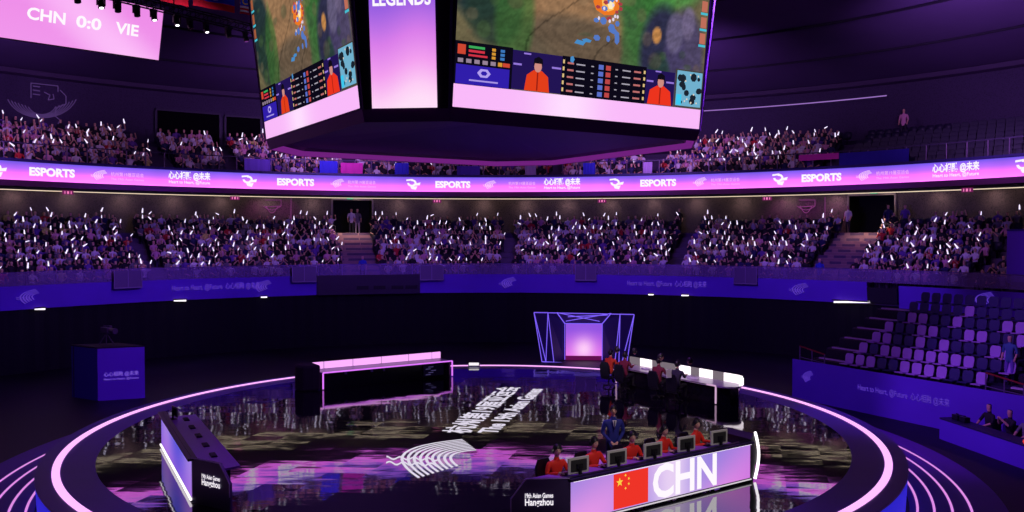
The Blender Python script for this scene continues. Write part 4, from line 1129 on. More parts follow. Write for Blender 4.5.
m_ = dup(mon); m_.location = desk_pt(V0, VRZ, .35, .3, WT); m_.rotation_euler = (0, 0, VRZ + .2); m_.scale = (.8, .8, .8)
tag(m_, 'dark monitor at the far end of the lower left desk', 'monitor')

# ------------------------------------------------------------------ people
def skinned(chains, sub=1, smooth_it=True):
    """chains: list of [(x,y,z,r), ...]; a chain may start with an index tuple ('j', chain, i) to root in another chain"""
    verts = []; rad_ = []; edges = []; idx = {}
    for ci, ch in enumerate(chains):
        prev = None
        for k, p in enumerate(ch):
            if p[0] == 'j': prev = idx[(p[1], p[2])]; idx[(ci, k)] = prev; continue
            verts.append(p[:3]); rad_.append(p[3]); n_ = len(verts) - 1; idx[(ci, k)] = n_
            if prev is not None: edges.append((prev, n_))
            prev = n_
    me = bpy.data.meshes.new('figure'); me.from_pydata(verts, edges, [])
    o = bpy.data.objects.new('figure', me); COL.objects.link(o)
    md = o.modifiers.new('skin', 'SKIN'); md.use_smooth_shade = True; md.branch_smoothing = .4
    sv = me.skin_vertices[0].data if me.skin_vertices else None
    if sv is None:
        bm = bmesh.new(); bm.from_mesh(me); bm.verts.layers.skin.verify(); bm.to_mesh(me); bm.free(); sv = me.skin_vertices[0].data
    for i, r in enumerate(rad_): sv[i].radius = (r, r)
    sv[0].use_root = True
    if sub: ms = o.modifiers.new('sub', 'SUBSURF'); ms.levels = sub; ms.render_levels = sub
    dg = bpy.context.evaluated_depsgraph_get(); dg.update()
    out = bpy.data.meshes.new_from_object(o.evaluated_get(dg))
    V = [v.co.copy() for v in out.vertices]; Fc = [tuple(p.vertices) for p in out.polygons]
    bpy.data.objects.remove(o); bpy.data.meshes.remove(me); bpy.data.meshes.remove(out)
    return V, Fc

def seg_dist(p, a, b):
    ab = b - a; t = max(0, min(1, (p - a).dot(ab) / max(1e-9, ab.length_squared))); return (p - (a + ab * t)).length

def pose_chains(kind, arms, lean=0.0, head_turn=0.0):
    """arms: ((elbow, wrist), (elbow, wrist)) left then right. returns chains and bones for materials"""
    if kind == 'sit':
        hz = .50; hips = [(-.1, -.03, .48), (.1, -.03, .48)]; knees = [(-.13, -.43, .50), (.13, -.43, .50)]; ank = [(-.13, -.40, .09), (.13, -.40, .09)]; toe = [(-.14, -.58, .04), (.14, -.58, .04)]
    else:
        hz = .96; hips = [(-.1, 0, .90), (.1, 0, .90)]; knees = [(-.11, -.02, .50), (.11, -.03, .50)]; ank = [(-.11, .02, .09), (.12, .0, .09)]; toe = [(-.13, -.15, .035), (.15, -.15, .035)]
    L = lean
    sp = [(0, 0, hz, .135), (0, .01 - L * .3, hz + .2, .125), (0, -L * .7, hz + .40, .15), (0, -L, hz + .53, .075), (0, -L * 1.05, hz + .60, .055)]
    ch = [sp]
    nz = hz + .60
    hx = math.sin(head_turn) * .02
    ch.append([('j', 0, 4), (hx, -L * 1.1 - .02, nz + .10, .082), (hx, -L * 1.1 - .01, nz + .19, .085), (hx, -L * 1.1, nz + .235, .055)])
    sh = [(-.19, -L * .85, hz + .49), (.19, -L * .85, hz + .49)]
    for s in (0, 1):
        e, w_ = arms[s]
        v = (Vector(w_) - Vector(e)).normalized(); hnd = Vector(w_) + v * .10
        ch.append([('j', 0, 2), (*sh[s], .068), (*e, .047), (*w_, .033), (*hnd, .036)])
    for s in (0, 1): ch.append([('j', 0, 0), (*hips[s], .095), (*knees[s], .062), (*ank[s], .042), (*toe[s], .040)])
    bones = []
    bones.append((Vector(sp[0][:3]), Vector(sp[3][:3]), 'shirt', .13))
    bones.append((Vector(sp[4][:3]), Vector(ch[1][3][:3]), 'skin', .09))
    for s in (0, 1):
        e, w_ = arms[s]; bones += [(Vector(sh[s]), Vector(e), 'shirt', .06), (Vector(e), Vector(w_), 'sleeve', .04), (Vector(w_), Vector(ch[2 + s][4][:3]), 'skin', .035)]
        bones += [(Vector(hips[s]), Vector(knees[s]), 'legs', .08), (Vector(knees[s]), Vector(ank[s]), 'legs', .05), (Vector(ank[s]), Vector(toe[s]), 'shoe', .04)]
    head = Vector(ch[1][2][:3])
    return ch, bones, head

def paint(V, Fc, bones, head, sleeve='skin', hair_low=.02):
    idx = []
    M = {'skin': 0, 'shirt': 1, 'legs': 2, 'hair': 3, 'shoe': 4, 'sleeve': 0 if sleeve == 'skin' else 1}
    for f in Fc:
        c = sum((V[i] for i in f), Vector((0, 0, 0))) / len(f)
        best = min(bones, key=lambda b: seg_dist(c, b[0], b[1]) - b[3])
        k = M[best[2]]
        if best[2] == 'skin' and c.z > head.z - .14 and (c - head).length < .22:
            if c.z > head.z + hair_low or (c.y > head.y + .01 and c.z > head.z - .10): k = 3
        idx.append(k)
    return idx
SKINM = mat('skin_warm', rgb(222, 170, 150), .6); HAIRM = mat('hair_black', rgb(22, 16, 24), .5); SHOE = mat('shoe_dark', rgb(30, 26, 36), .6); LEGM = mat('trousers_dark', rgb(34, 30, 50), .8)
SHIRTS = [('white', rgb(225, 215, 235)), ('black', rgb(30, 25, 42)), ('pale pink', rgb(220, 150, 190)), ('violet', rgb(110, 70, 170)), ('red', rgb(205, 50, 60)), ('navy', rgb(36, 36, 92)), ('grey', rgb(120, 112, 130)), ('pale yellow', rgb(215, 205, 120))]
ARMS = {
 'resting': (((-.27, -.12, .76), (-.14, -.34, .66)), ((.27, -.12, .76), (.14, -.34, .66))),
 'raising one arm': (((-.27, -.12, .76), (-.14, -.34, .66)), ((.30, -.14, 1.0), (.22, -.26, 1.28))),
 'raising both arms': (((-.31, -.14, .98), (-.22, -.24, 1.27)), ((.31, -.14, 1.0), (.24, -.22, 1.30))),
 'holding a phone up': (((-.22, -.20, .84), (-.06, -.36, 1.06)), ((.22, -.20, .84), (.06, -.36, 1.06))),
}
PROTO = {}
for nm, arms in ARMS.items():
    ch, bones, head = pose_chains('sit', arms)
    V, Fc = skinned(ch, 1); PROTO[nm] = (V, Fc, paint(V, Fc, bones, head))
arms_st = (((-.25, .02, 1.18), (-.24, -.1, .95)), ((.25, .02, 1.18), (.23, -.1, .95)))
ch, bones, head = pose_chains('stand', arms_st); V, Fc = skinned(ch, 1); PROTO['standing'] = (V, Fc, paint(V, Fc, bones, head))
def person_mesh(pose, shirt):
    key = (pose, shirt)
    if key in PMESH: return PMESH[key]
    V, Fc, idx = PROTO[pose]
    me = bpy.data.meshes.new('spectator'); me.from_pydata([tuple(v) for v in V], [], Fc)
    sm = mat('shirt_' + SHIRTS[shirt][0].replace(' ', '_'), SHIRTS[shirt][1], .85)
    for m_ in (SKINM, sm, LEGM, HAIRM, SHOE): me.materials.append(m_)
    me.polygons.foreach_set('material_index', idx); me.polygons.foreach_set('use_smooth', [True] * len(Fc)); me.update()
    PMESH[key] = me
    return me
PMESH = {}
STICK_M = glow('light_stick_glow', (.82, .72, 1.0, 1), 1.3); STICK_H = mat('light_stick_grip', rgb(60, 50, 90), .5)
q = MB(); q.bar((0, 0, -.10), (0, 0, .02), .02, m=1, seg=6); q.bar((0, 0, .02), (0, 0, .26), .045, seg=8, wd2=.03); q.bar((0, 0, .26), (0, 0, .31), .03, seg=8, wd2=.01)
stick_me = None
so = q.build('light_stick', [STICK_M, STICK_H], origin=(0, 0, 0)); stick_me = so.data; bpy.data.objects.remove(so)
class Joiner:
    def __init__(s): s.parts = []
    def add(s, me, M): s.parts.append((me, M))
    def build(s, name, label, cat, origin):
        mats = []; V = []; LI = []; LT = []; MI = []; nv = 0; cache = {}
        for me, M in s.parts:
            if me.name not in cache:
                co = np.empty(len(me.vertices) * 3, np.float32); me.vertices.foreach_get('co', co)
                li = np.empty(len(me.loops), np.int32); me.loops.foreach_get('vertex_index', li)
                lt = np.empty(len(me.polygons), np.int32); me.polygons.foreach_get('loop_total', lt)
                mi = np.empty(len(me.polygons), np.int32); me.polygons.foreach_get('material_index', mi)
                mp = []
                for m_ in me.materials:
                    if m_ not in mats: mats.append(m_)
                    mp.append(mats.index(m_))
                cache[me.name] = (co.reshape(-1, 3), li, lt, np.array(mp, np.int32)[mi])
            co, li, lt, mi = cache[me.name]; A_ = np.array(M)
            V.append(co @ A_[:3, :3].T + A_[:3, 3] - np.array(origin)); LI.append(li + nv); LT.append(lt); MI.append(mi); nv += len(co)
        V = np.concatenate(V).astype(np.float32); LI = np.concatenate(LI); LT = np.concatenate(LT); MI = np.concatenate(MI)
        me = bpy.data.meshes.new(name); me.vertices.add(len(V)); me.vertices.foreach_set('co', V.ravel())
        me.loops.add(len(LI)); me.loops.foreach_set('vertex_index', LI)
        me.polygons.add(len(LT)); me.polygons.foreach_set('loop_start', np.concatenate(([0], np.cumsum(LT)[:-1])).astype(np.int32)); me.polygons.foreach_set('loop_total', LT)
        for m_ in mats: me.materials.append(m_)
        me.polygons.foreach_set('material_index', MI); me.polygons.foreach_set('use_smooth', np.ones(len(LT), bool)); me.update(calc_edges=True); me.validate()
        o = bpy.data.objects.new(name, me); COL.objects.link(o); o.location = origin
        return tag(o, label, cat, kind='stuff')

ORD = ['front', 'second', 'third', 'fourth', 'fifth', 'sixth', 'seventh', 'eighth', 'ninth', 'top']
AISLES = [(140, .55), (356, 1.25), (508, .5), (681, .6), (845, 1.35), (1002, .5)]
def low_section(px):
    if px < 140: return 'beyond the leftmost aisle'
    if px < 205: return 'above blue camera box'
    if px < 340: return 'left of left doorway'
    if px < 508: return 'right of left doorway'
    if px < 681: return 'above neon portal'
    if px < 845: return 'left of right doorway'
    return 'right of right doorway'
def up_section(px):
    if px < 80: return 'under wall emblem'
    if px < 268: return 'left of cube screen'
    if px < 700: return 'below cube screen'
    return 'right of cube screen'
random.seed(21)
PL = {'resting': 'at rest', 'raising one arm': 'arm raised', 'raising both arms': 'arms raised', 'holding a phone up': 'holding phone'}
spect = []; sticks = []; seats_st = []
def shirt_pick(): 
    return random.choices(range(8), weights=[24, 32, 8, 9, 3, 12, 11, 1])[0]
def add_spectator(p, th, tier, row, px, py, stick_p):
    pose = random.choices(list(ARMS), weights=[46, 26, 8, 20])[0]
    has = random.random() < stick_p
    if has and pose in ('resting', 'holding a phone up'): pose = 'raising one arm'
    if not has and pose in ('raising one arm', 'raising both arms') and random.random() < .7: pose = 'resting'
    sh = shirt_pick(); k = random.uniform(.82, .93); rz = -th + random.uniform(-.25, .25)
    M = Matrix.Translation(p) @ Matrix.Rotation(rz, 4, 'Z') @ Matrix.Scale(k, 4)
    d = math.hypot(p.x, p.y)
    spect.append((d, M, p, rz, k, pose, sh, tier, row, px))
    if has:
        hp = M @ Vector((.22, -.28, 1.38))
        Ms = Matrix.Translation(hp) @ Matrix.Rotation(rz, 4, 'Z') @ Matrix.Rotation(random.gauss(0, .42), 4, 'Y') @ Matrix.Rotation(random.gauss(.15, .3), 4, 'X') @ Matrix.Scale(random.uniform(.6, 1.05), 4)
        sticks.append((d, Ms, tier, row, px))
for row in range(LOW_N):
    r = LOW_R + LOW_D * row; z = LOW_Z + LOW_H * row
    a0_, a1_ = TH(-25, r), TH(1050, r); n_ = int((a1_ - a0_) * r / .47)
    for i in range(n_):
        t = a0_ + (a1_ - a0_) * (i + .5) / n_; p = bowl(t, r, z); px, py = project(p + Vector((0, 0, 1.1)))
        skip = any(abs((t - TH(apx, 31)) * r) < hw_ for apx, hw_ in AISLES)
        if abs(px - 1018) < 14 and row < 5: skip = True
        if skip: continue
        seats_st.append((p, t))
        if random.random() < (.07 if row < 8 else .25): continue
        add_spectator(p, t, 'lower', row, px, py, .34)
up_seats = []
UAIS = [(155, .7), (226, .5), (350, .5), (560, .5), (655, .6), (845, .6)]
for row in range(UP_N):
    r = UP_R + UP_D * row; z = UP_Z + UP_H * row
    a0_, a1_ = TH(-25, r), TH(1050, r); n_ = int((a1_ - a0_) * r / .47)
    for i in range(n_):
        t = a0_ + (a1_ - a0_) * (i + .5) / n_; p = bowl(t, r, z); px, py = project(p + Vector((0, 0, 1.1)))
        if any(abs((t - TH(apx, 32)) * r) < hw_ for apx, hw_ in UAIS): continue
        if 272 < px < 690 and py < 150: continue
        if px > 838:
            up_seats.append((p, t, px, row)); continue
        seats_st.append((p, t))
        if random.random() < (.10 if px < 700 else .14): continue
        add_spectator(p, t, 'upper', row, px, py, .16 if px < 700 else .3)
spect.sort(key=lambda s: s[0]); sticks.sort(key=lambda s: s[0])
J = Joiner()
for i, (d, M, p, rz, k, pose, sh, tier, row, px) in enumerate(spect):
    me = person_mesh(pose, sh)
    if i < 300:
        o = bpy.data.objects.new('spectator', me); COL.objects.link(o); o.location = p; o.rotation_euler = (0, 0, rz); o.scale = (k, k, k)
        sec = low_section(px) if tier == 'lower' else up_section(px)
        tag(o, 'person in %s top %s, %s row, %s stand %s' % (SHIRTS[sh][0], PL[pose], ORD[row], tier, sec), 'person', 'spectators in the %s stand %s' % (tier, sec))
    else: J.add(me, M)
J.build('spectator_crowd', 'distant crowd of seated spectators filling both stands', 'crowd', (CX, CY + 28, 4))
J = Joiner()
for i, (d, M, tier, row, px) in enumerate(sticks):
    if i < 300:
        o = bpy.data.objects.new('light_stick', stick_me); COL.objects.link(o); o.location = M.to_translation(); o.rotation_euler = M.to_euler(); o.scale = M.to_scale()
        sec = low_section(px) if tier == 'lower' else up_section(px)
        tag(o, 'glowing light stick in the %s row, %s stand %s' % (ORD[row], tier, sec), 'light stick', 'light sticks in the %s stand %s' % (tier, sec))
    else: J.add(stick_me, M)
if J.parts: J.build('light_stick_crowd', 'many far white light sticks glinting over the crowd', 'light sticks', (CX, CY + 28, 4))

# individually placed standing people of the stands
def stander(p, th, shirt, lab, k=1.0, legs=None):
    o = bpy.data.objects.new('person', person_mesh('standing', shirt).copy()); COL.objects.link(o); o.location = p; o.rotation_euler = (0, 0, -th); o.scale = (k, k, k)
    if legs: o.data.materials[2] = legs
    return tag(o, lab, 'person')
PALE = mat('trousers_pale', rgb(200, 190, 190), .8)
stander(bowl(TH(351.5, 34.6), 34.6, 6.75), TH(352, 34.6), 0, 'person in white standing in the left doorway, left one of two')
stander(bowl(TH(357.5, 34.8), 34.8, 6.75), TH(357, 34.6), 6, 'person in pale grey standing in the left doorway, right one of two', 1, PALE)
stander(bowl(TH(848, 34.8), 34.8, 6.75), TH(848, 34.6) + .4, 0, 'person in white shirt and dark trousers standing at the left jamb of the right doorway')
stander(bowl(TH(905, 34.9), 34.9, 6.75), TH(905, 34.6), 3, 'person in violet top standing against the wall right of the right doorway')
stander(bowl(TH(888, 34.6), 34.6, 6.75), TH(888, 34.6), 5, 'person in navy top standing at the right jamb of the right doorway')
stander(bowl(TH(679, 34.9), 34.9, 6.75), TH(679, 34.6), 1, 'person in dark clothes standing at the top of the aisle right of centre')
stander(bowl(TH(907, 34.6), 33.9, 12.3), TH(907, 34), 2, 'person in pink top standing among the empty upper seats at right')
VOLM = mat('shirt_volunteer_blue', rgb(40, 60, 200), .8)
for px, r_, lab in ((362.5, 27.75, 'person in bright blue top at the balustrade below the left doorway'), (820, 27.75, 'person in bright blue top at the balustrade below the right doorway')):
    o = stander(bowl(TH(px, r_), r_, 3.75), TH(px, r_), 5, lab, .95); o.data.materials[1] = VOLM

# ------------------------------------------------------------------ stadium seats
def seat_parts(shell, seatm):
    r = thing('stadium_seat', (0, 0, 0))
    q = MB(); w0, w1 = .19, .225
    prof = [(-.5, 0, .30), (-.5, .0, .42)]
    # rounded shell back: outline polygon extruded with a slight curve
    out = [(-.17, .42), (-.21, .50), (-.225, .72), (-.20, .82), (-.14, .86), (.14, .86), (.20, .82), (.225, .72), (.21, .50), (.17, .42)]
    fr_ = [Vector((x, .16 + (z - .42) * .18 - .25 * abs(x) ** 2 * 2, z)) for x, z in out]
    q.prism(fr_, (0, .045, 0)); q.build('backrest', shell, r, False, bevel=.015)
    q = MB(); q.prism([Vector((-.2, -.25, .42)), Vector((.2, -.25, .42)), Vector((.19, .17, .40)), Vector((-.19, .17, .40))], (0, 0, .045)); q.build('seat', seatm, r, False, bevel=.012)
    q = MB(); q.box((0, .12, .2), (.06, .06, .4)); q.box((0, .0, .38), (.3, .3, .03)); q.box((0, .12, .01), (.2, .12, .02)); q.build('pedestal', BLACKG, r, False)
    return r
SL = mat('seat_lilac_plastic', rgb(196, 150, 232), .45); SD = mat('seat_navy_plastic', rgb(50, 46, 110), .45); SK = mat('seat_dark_plastic', rgb(40, 34, 66), .5)
seatL = seat_parts(SL, SL); seatD = seat_parts(SD, SD); seatK = seat_parts(SK, SK)
# retractable bank of seats on the floor at right
TO = Vector((11.7, 35.0, 0)); ta = Vector((.5, -.866, 0)); tb = Vector((.866, .5, 0)); TRZ = math.atan2(ta.y, ta.x)
def tp(s, b, z): return TO + ta * s + tb * b + Vector((0, 0, z))
tri = thing('seat_bank', tp(0, 0, 0), TRZ, 'stepped bank of lilac and navy seats with a blue skirt wall at right', 'seating bank')
TB, TD, TH_, TN = 1.22, .80, .38, 7
LTR = 15.0
q = MB()
prof = [(0.02, 0), (0.02, TB)]
for k in range(TN):
    b0 = .35 + TD * k if k else .02
    prof += [(b0, TB + TH_ * k)] if k else []
    prof += [(.35 + TD * (k + 1), TB + TH_ * k), (.35 + TD * (k + 1), TB + TH_ * (k + 1))] if k < TN - 1 else [(.35 + TD * (k + 1), TB + TH_ * k)]
prof.append((.35 + TD * TN, 0))
q.v = [tp(.1, b, z) for b, z in prof] + [tp(LTR, b, z) for b, z in prof]; n_ = len(prof)
for i in range(n_): j = (i + 1) % n_; q.f.append((i, j, n_ + j, n_ + i)); q.m.append(0)
q.f.append(tuple(range(n_))); q.m.append(0); q.f.append(tuple(reversed(range(n_, 2 * n_)))); q.m.append(0)
q.build('terrace', mat('bank_dark_steps', rgb(40, 30, 74), .7), tri)
q = MB(); q.prism([tp(0, 0, 0), tp(LTR, 0, 0), tp(LTR, 0, 1.62), tp(0, 0, 1.62)], -tb * .06); q.build('skirt_wall', BLUE, tri)
q = MB(); place_text(q, text_geo('Heart to Heart, @Future  心心相融 @未来', .3, .008, width=3.7), tp(5.05, -.08, .95), ta, (0, 0, 1)); q.build('skirt_lettering', LET_DIM, tri)
for s_ in (.5, ):
    q = MB(); emblem(q, lambda u, v: tp(s_ + u * .6, -.08, .75 + v * .5), 5); q.build('emblem', LET_DIM, tri)
# stair edges
STEPM = mat('step_nosing', rgb(215, 190, 235), .6)
for side, (s0, s1) in enumerate(((.35, 1.75), (8.3, 9.3))):
    for k in range(TN):
        for h in (0, 1):
            b0 = .35 + TD * k + (-.0 if h else -.38) if k else (.35 if h else -.02)
            z0 = TB + TH_ * k - (0 if h else TH_ / 2)
            if k == 0: continue
            q = MB(); q.box(tp((s0 + s1) / 2, b0 + (.20 if not h else .03), z0 + .0), (s1 - s0, .40 if not h else .12, .09 if h else TH_ * .95), TRZ)
            q.build('aisle_step', STEPM if h else mat('aisle_step_dark', rgb(26, 18, 46), .7), tri)
rows = ['LLLDDLLLLDDL', 'LDLLLLLLLLDDL', 'LLDDLDLDDDLL', 'LDDLLDDLLDDL', 'DLLDDLDDDLLD', 'DDDDDLDDDDDD', 'DDDDDDDDDDDD', 'DDDDDDDDDDDD', 'DDDDDDDDDDDD']
usedL = usedD = False
def put_seat(kind, loc, rz, label, group):
    src = {'L': seatL, 'D': seatD, 'K': seatK}[kind]
    if not USED.get(kind): o = src; USED[kind] = True; o.location = loc; o.rotation_euler = (0, 0, rz)
    else: o = dup(src, None, loc, rz)
    if kind != 'K': o.scale = (.88, .88, .94)
    return tag(o, label, 'seat', group)
USED = {}
count_seat = 0
for k in range(TN):
    for i, c in enumerate(rows[k]):
        s_ = 2.04 + .49 * i; col_ = 'lilac' if c == 'L' else 'navy'
        if i < 4: zone = 'at its left end'
        elif i < 8: zone = 'in its middle'
        else: zone = 'beside the right aisle'
        put_seat(c, tp(s_, .35 + TD * k + (.42 if k else .38), TB + TH_ * k), TRZ, '%s plastic seat, %s row of the bank at right, %s' % (col_, ORD[k] if k < 6 else 'top', zone), 'seats in the bank at right')
    for i in range(7):
        c = random.choice('LDD') if k < 5 else 'D'; s_ = 9.55 + .49 * i
        if project(tp(s_, .8 + TD * k, TB + TH_ * k + .6))[0] > 1040: continue
        put_seat(c, tp(s_, .35 + TD * k + (.42 if k else .38), TB + TH_ * k), TRZ, '%s plastic seat right of the aisle, %s row of the bank at right edge' % ('lilac' if c == 'L' else 'navy', ORD[k] if k < 6 else 'top'), 'seats right of the aisle in the bank')
# empty upper seats at the right
up_seats.sort(key=lambda s: math.hypot(s[0].x, s[0].y))
vis = [s for s in up_seats if s[2] < 1040]
J = Joiner()
km = [c.data for c in seatK.children]
for i, (p, t, px, row) in enumerate(vis):
    if i < 150: put_seat('K', p, -t, 'dark empty seat in the %s row of the upper stand at far right' % ORD[row], 'empty dark seats in the upper right stand')
    else:
        for m_ in km: J.add(m_, Matrix.Translation(p) @ Matrix.Rotation(-t, 4, 'Z'))
for p, t in seats_st:
    for m_ in km[:2]: J.add(m_, Matrix.Translation(p) @ Matrix.Rotation(-t, 4, 'Z'))
J.build('stand_seating', 'rows of dark seats in the stands, mostly hidden under the crowd', 'seats', (CX, CY + 28, 4))
# railings of the bank
REDR = mat('red_rail_tape', rgb(150, 40, 40), .5)
for s0, b0, lab in ((.25, .1, 'low handrail with red tape at the foot of the left stairs of the seat bank'), (8.05, .1, 'low handrail with red tape at the right aisle of the seat bank')):
    r = thing('handrail', tp(s0, b0, TB), TRZ, lab, 'handrail')
    for i in range(3): MB().bar(tp(s0 + .62 * i, b0, TB), tp(s0 + .62 * i, b0, TB + .95 - .1 * i), .025, seg=6).build('post', mat('rail_lilac', (0, 0, 0, 1)), r)
    MB().path([tp(s0, b0, TB + .95), tp(s0 + .62, b0, TB + .85), tp(s0 + 1.24, b0, TB + .75)], .03).build('rail', REDR, r)
    MB().path([tp(s0, b0, TB + .5), tp(s0 + 1.24, b0, TB + .4)], .018).build('mid_rail', mat('rail_lilac', (0, 0, 0, 1)), r)
o = stander(tp(7.9, 1.75, TB + TH_), math.pi * .33, 6, 'person in teal grey top walking in the right aisle of the seat bank', .95); o.data.materials[1] = mat('shirt_teal', rgb(70, 110, 160), .8); o.data.materials[2] = mat('trousers_violet', rgb(120, 90, 190), .8)
# aisle steps in front of doorways of the lower stand
for apx, hw_ in ((356, 1.25), (845, 1.35)):
    st = thing('aisle_stairs', bowl(TH(apx, 31), 31, 3.9), 0, 'flight of stairs up to the %s doorway through the lower stand' % ('left' if apx < 500 else 'right'), 'stairs')
    for k in range(LOW_N - 1):
        for h in (0, 1):
            r_ = LOW_R - .35 + LOW_D * (k + 1) - (.43 if h == 0 else 0); z = LOW_Z + LOW_H * (k + .5 + .5 * h)
            tc_ = TH(apx, 31); a, b = tc_ - hw_ / r_, tc_ + hw_ / r_
            MB().arc([(r_, z - .2), (r_, z + .01), (r_ + .44, z + .01), (r_ + .44, z - .2)], a, b, 3, closed=True).build('step', mat('stair_warm_concrete', rgb(150, 116, 128), .8, noise=.2, nscale=3), st)

# blue booth at right edge of the lower stand
a, b = TH(1009, 27.6), TH(1080, 27.6)
r = thing('blue_booth', bowl((a + b) / 2, 27.8, 4.3), 0, 'blue covered booth at the right edge of the lower stand', 'booth')
MB().arc([(27.45, 4.6), (27.45, 6.95), (29.2, 6.95), (29.2, 4.0)], a, b, 4, closed=True).build('cover', BLUE, r)
MB().arc([(27.4, 6.95), (27.4, 7.02), (29.25, 7.02), (29.25, 6.95)], a, b, 4, closed=True).build('top_edge', mat('booth_edge', rgb(40, 20, 130), .5), r)

# media table with people at lower right
ma, mbp = Vector((14.2, 27.9, 0)), Vector((14.9, 23.6, 0)); mu = (mbp - ma).normalized(); mrz = math.atan2(mu.y, mu.x); mn = Vector((-mu.y, mu.x, 0))
ML = (mbp - ma).length
mt = thing('media_table', ma, mrz, 'low blue skirted table in front of the seat bank at right', 'table')
MB().box((ML / 2, .02, .33), (ML, .05, .66)).build('skirt', BLUE, mt, False)
MB().box((ML / 2, .28, .69), (ML, .58, .05)).build('table_top', mat('table_top_dark', rgb(40, 24, 80), .5), mt, False)
q = MB()
for x in (.1, ML / 2, ML - .1): q.box((x, .5, .33), (.05, .05, .66))
q.build('leg', BLACKG, mt, False)
MB().ball(desk_pt(ma, mrz, 3.62, .12, .78), .085).build('red_cup_body', mat('red_glow_cup', rgb(240, 60, 40), .4, emit=rgb(240, 60, 30), strength=.8), None)
bpy.data.objects['red_cup_body'].name = 'red_lamp'
tag([o for o in bpy.data.objects if o.name.startswith('red_lamp')][0], 'small glowing red lamp on the blue table at the right edge', 'lamp')
for i, (x, sh, pose) in enumerate(((1.1, 1, 'resting'), (2.0, 1, 'holding a phone up'), (2.7, 6, 'resting'), (3.3, 1, 'resting'))):
    c = bpy.data.objects.new('person', person_mesh(pose, sh)); COL.objects.link(c); c.location = desk_pt(ma, mrz, x, .95, 0) + Vector((0, 0, .02)); c.rotation_euler = (0, 0, mrz)
    tag(c, '%s of the four people in dark clothes seated behind the blue table' % ['leftmost', 'second', 'third', 'rightmost'][i], 'person', 'people at the blue table')
    ch_ = thing('folding_chair', desk_pt(ma, mrz, x, .98, 0), mrz, 'chair under the %s person behind the blue table' % ['leftmost', 'second', 'third', 'rightmost'][i], 'chair', 'chairs behind the blue table')
    MB().box((0, 0, .40), (.42, .42, .04)).build('seat', BLACKG, ch_, False); MB().box((0, .22, .66), (.42, .03, .4)).build('backrest', BLACKG, ch_, False)
    for sx in (-.18, .18):
        for sy in (-.18, .18): MB().box((sx, sy, .19), (.03, .03, .38)).build('leg', BLACKG, ch_, False)
MBX = [.45, .8]
for i, x in enumerate(MBX):
    MB().box(desk_pt(ma, mrz, x, .3, .80), (.26, .18, .17), mrz)
    c = thing('camera_case', desk_pt(ma, mrz, x, .3, .715), mrz, 'black equipment case on the blue table, %s one' % ['left', 'right'][i], 'case')
    MB().box((0, 0, .09), (.28, .2, .18)).build('shell', BLACKG, c, False, bevel=.01); MB().box((0, 0, .20), (.1, .02, .03)).build('handle', BLACK, c, False)

# ------------------------------------------------------------------ camera box at left
bx0 = P(98, 401, 0); bx1 = P(145, 398, 0); bu = bx1 - bx0; BW = bu.length; brz = math.atan2(bu.y, bu.x)
bh = 2.13
cb_ = thing('camera_platform', (bx0.x, bx0.y, 0), brz, 'blue cloth covered camera platform standing on the dark floor at left', 'platform')
MB().box((BW / 2, .02, bh / 2), (BW, .04, bh)).build('front_cover', BLUE, cb_, False)
sidev = P(72, 397, 0) - bx0; sl = Matrix.Rotation(-brz, 3, 'Z') @ sidev
MB().prism([Vector((0, 0, 0)), Vector((sl.x, sl.y, 0)), Vector((sl.x, sl.y, bh)), Vector((0, 0, bh))], (.03, .02, 0)).build('side_cover', mat('dark_side_cover', rgb(40, 22, 130), .75), cb_, False)  # side cover is a darker blue than the front
MB().prism([Vector((0, 0, bh)), Vector((BW, 0, bh)), Vector((BW + sl.x, sl.y, bh)), Vector((sl.x, sl.y, bh))], (0, 0, .06)).build('deck', BLACK, cb_, False)
q = MB()
for x, y in ((BW - .05, .1), (BW + sl.x, sl.y - .1), (sl.x + .1, sl.y - .1)): q.box((x, y, bh / 2), (.06, .06, bh))
q.build('frame_leg', BLACKG, cb_, False)
q = MB(); place_text(q, text_geo('心心相融 @未来', .2, .008, width=1.3), Vector((BW / 2, -.02, 1.06)), (1, 0, 0), (0, 0, 1)); place_text(q, text_geo('Heart to Heart, @Future', .12, .006, width=1.3), Vector((BW / 2, -.02, .86)), (1, 0, 0), (0, 0, 1))
q.build('lettering', glow('box_letters', rgb(130, 90, 220), .9), cb_, False)
vc = thing('video_camera', desk_pt(bx0, brz, BW / 2 - .6, .7, bh + .06), brz + .6, 'black broadcast video camera on a tripod on top of the blue platform', 'video camera')
VCM = mat('video_camera_black', rgb(74, 68, 84), .4)
MB().box((0, 0, .62), (.22, .5, .24)).build('body', VCM, vc, False, bevel=.02)
MB().bar((0, -.25, .62), (0, -.68, .62), .09, seg=12, wd2=.12).build('lens', VCM, vc, False)
MB().box((.18, .05, .72), (.12, .16, .12)).build('viewfinder', VCM, vc, False); MB().bar((0, -.1, .80), (0, .2, .80), .025).build('handle', VCM, vc, False)
for a in (0, 2.09, 4.19): MB().bar((0, 0, .5), (.32 * math.cos(a), .32 * math.sin(a), 0), .025, seg=6).build('leg', VCM, vc, False)
MB().bar((.02, .25, .55), (.35, .6, .45), .015).build('pan_bar', VCM, vc, False)

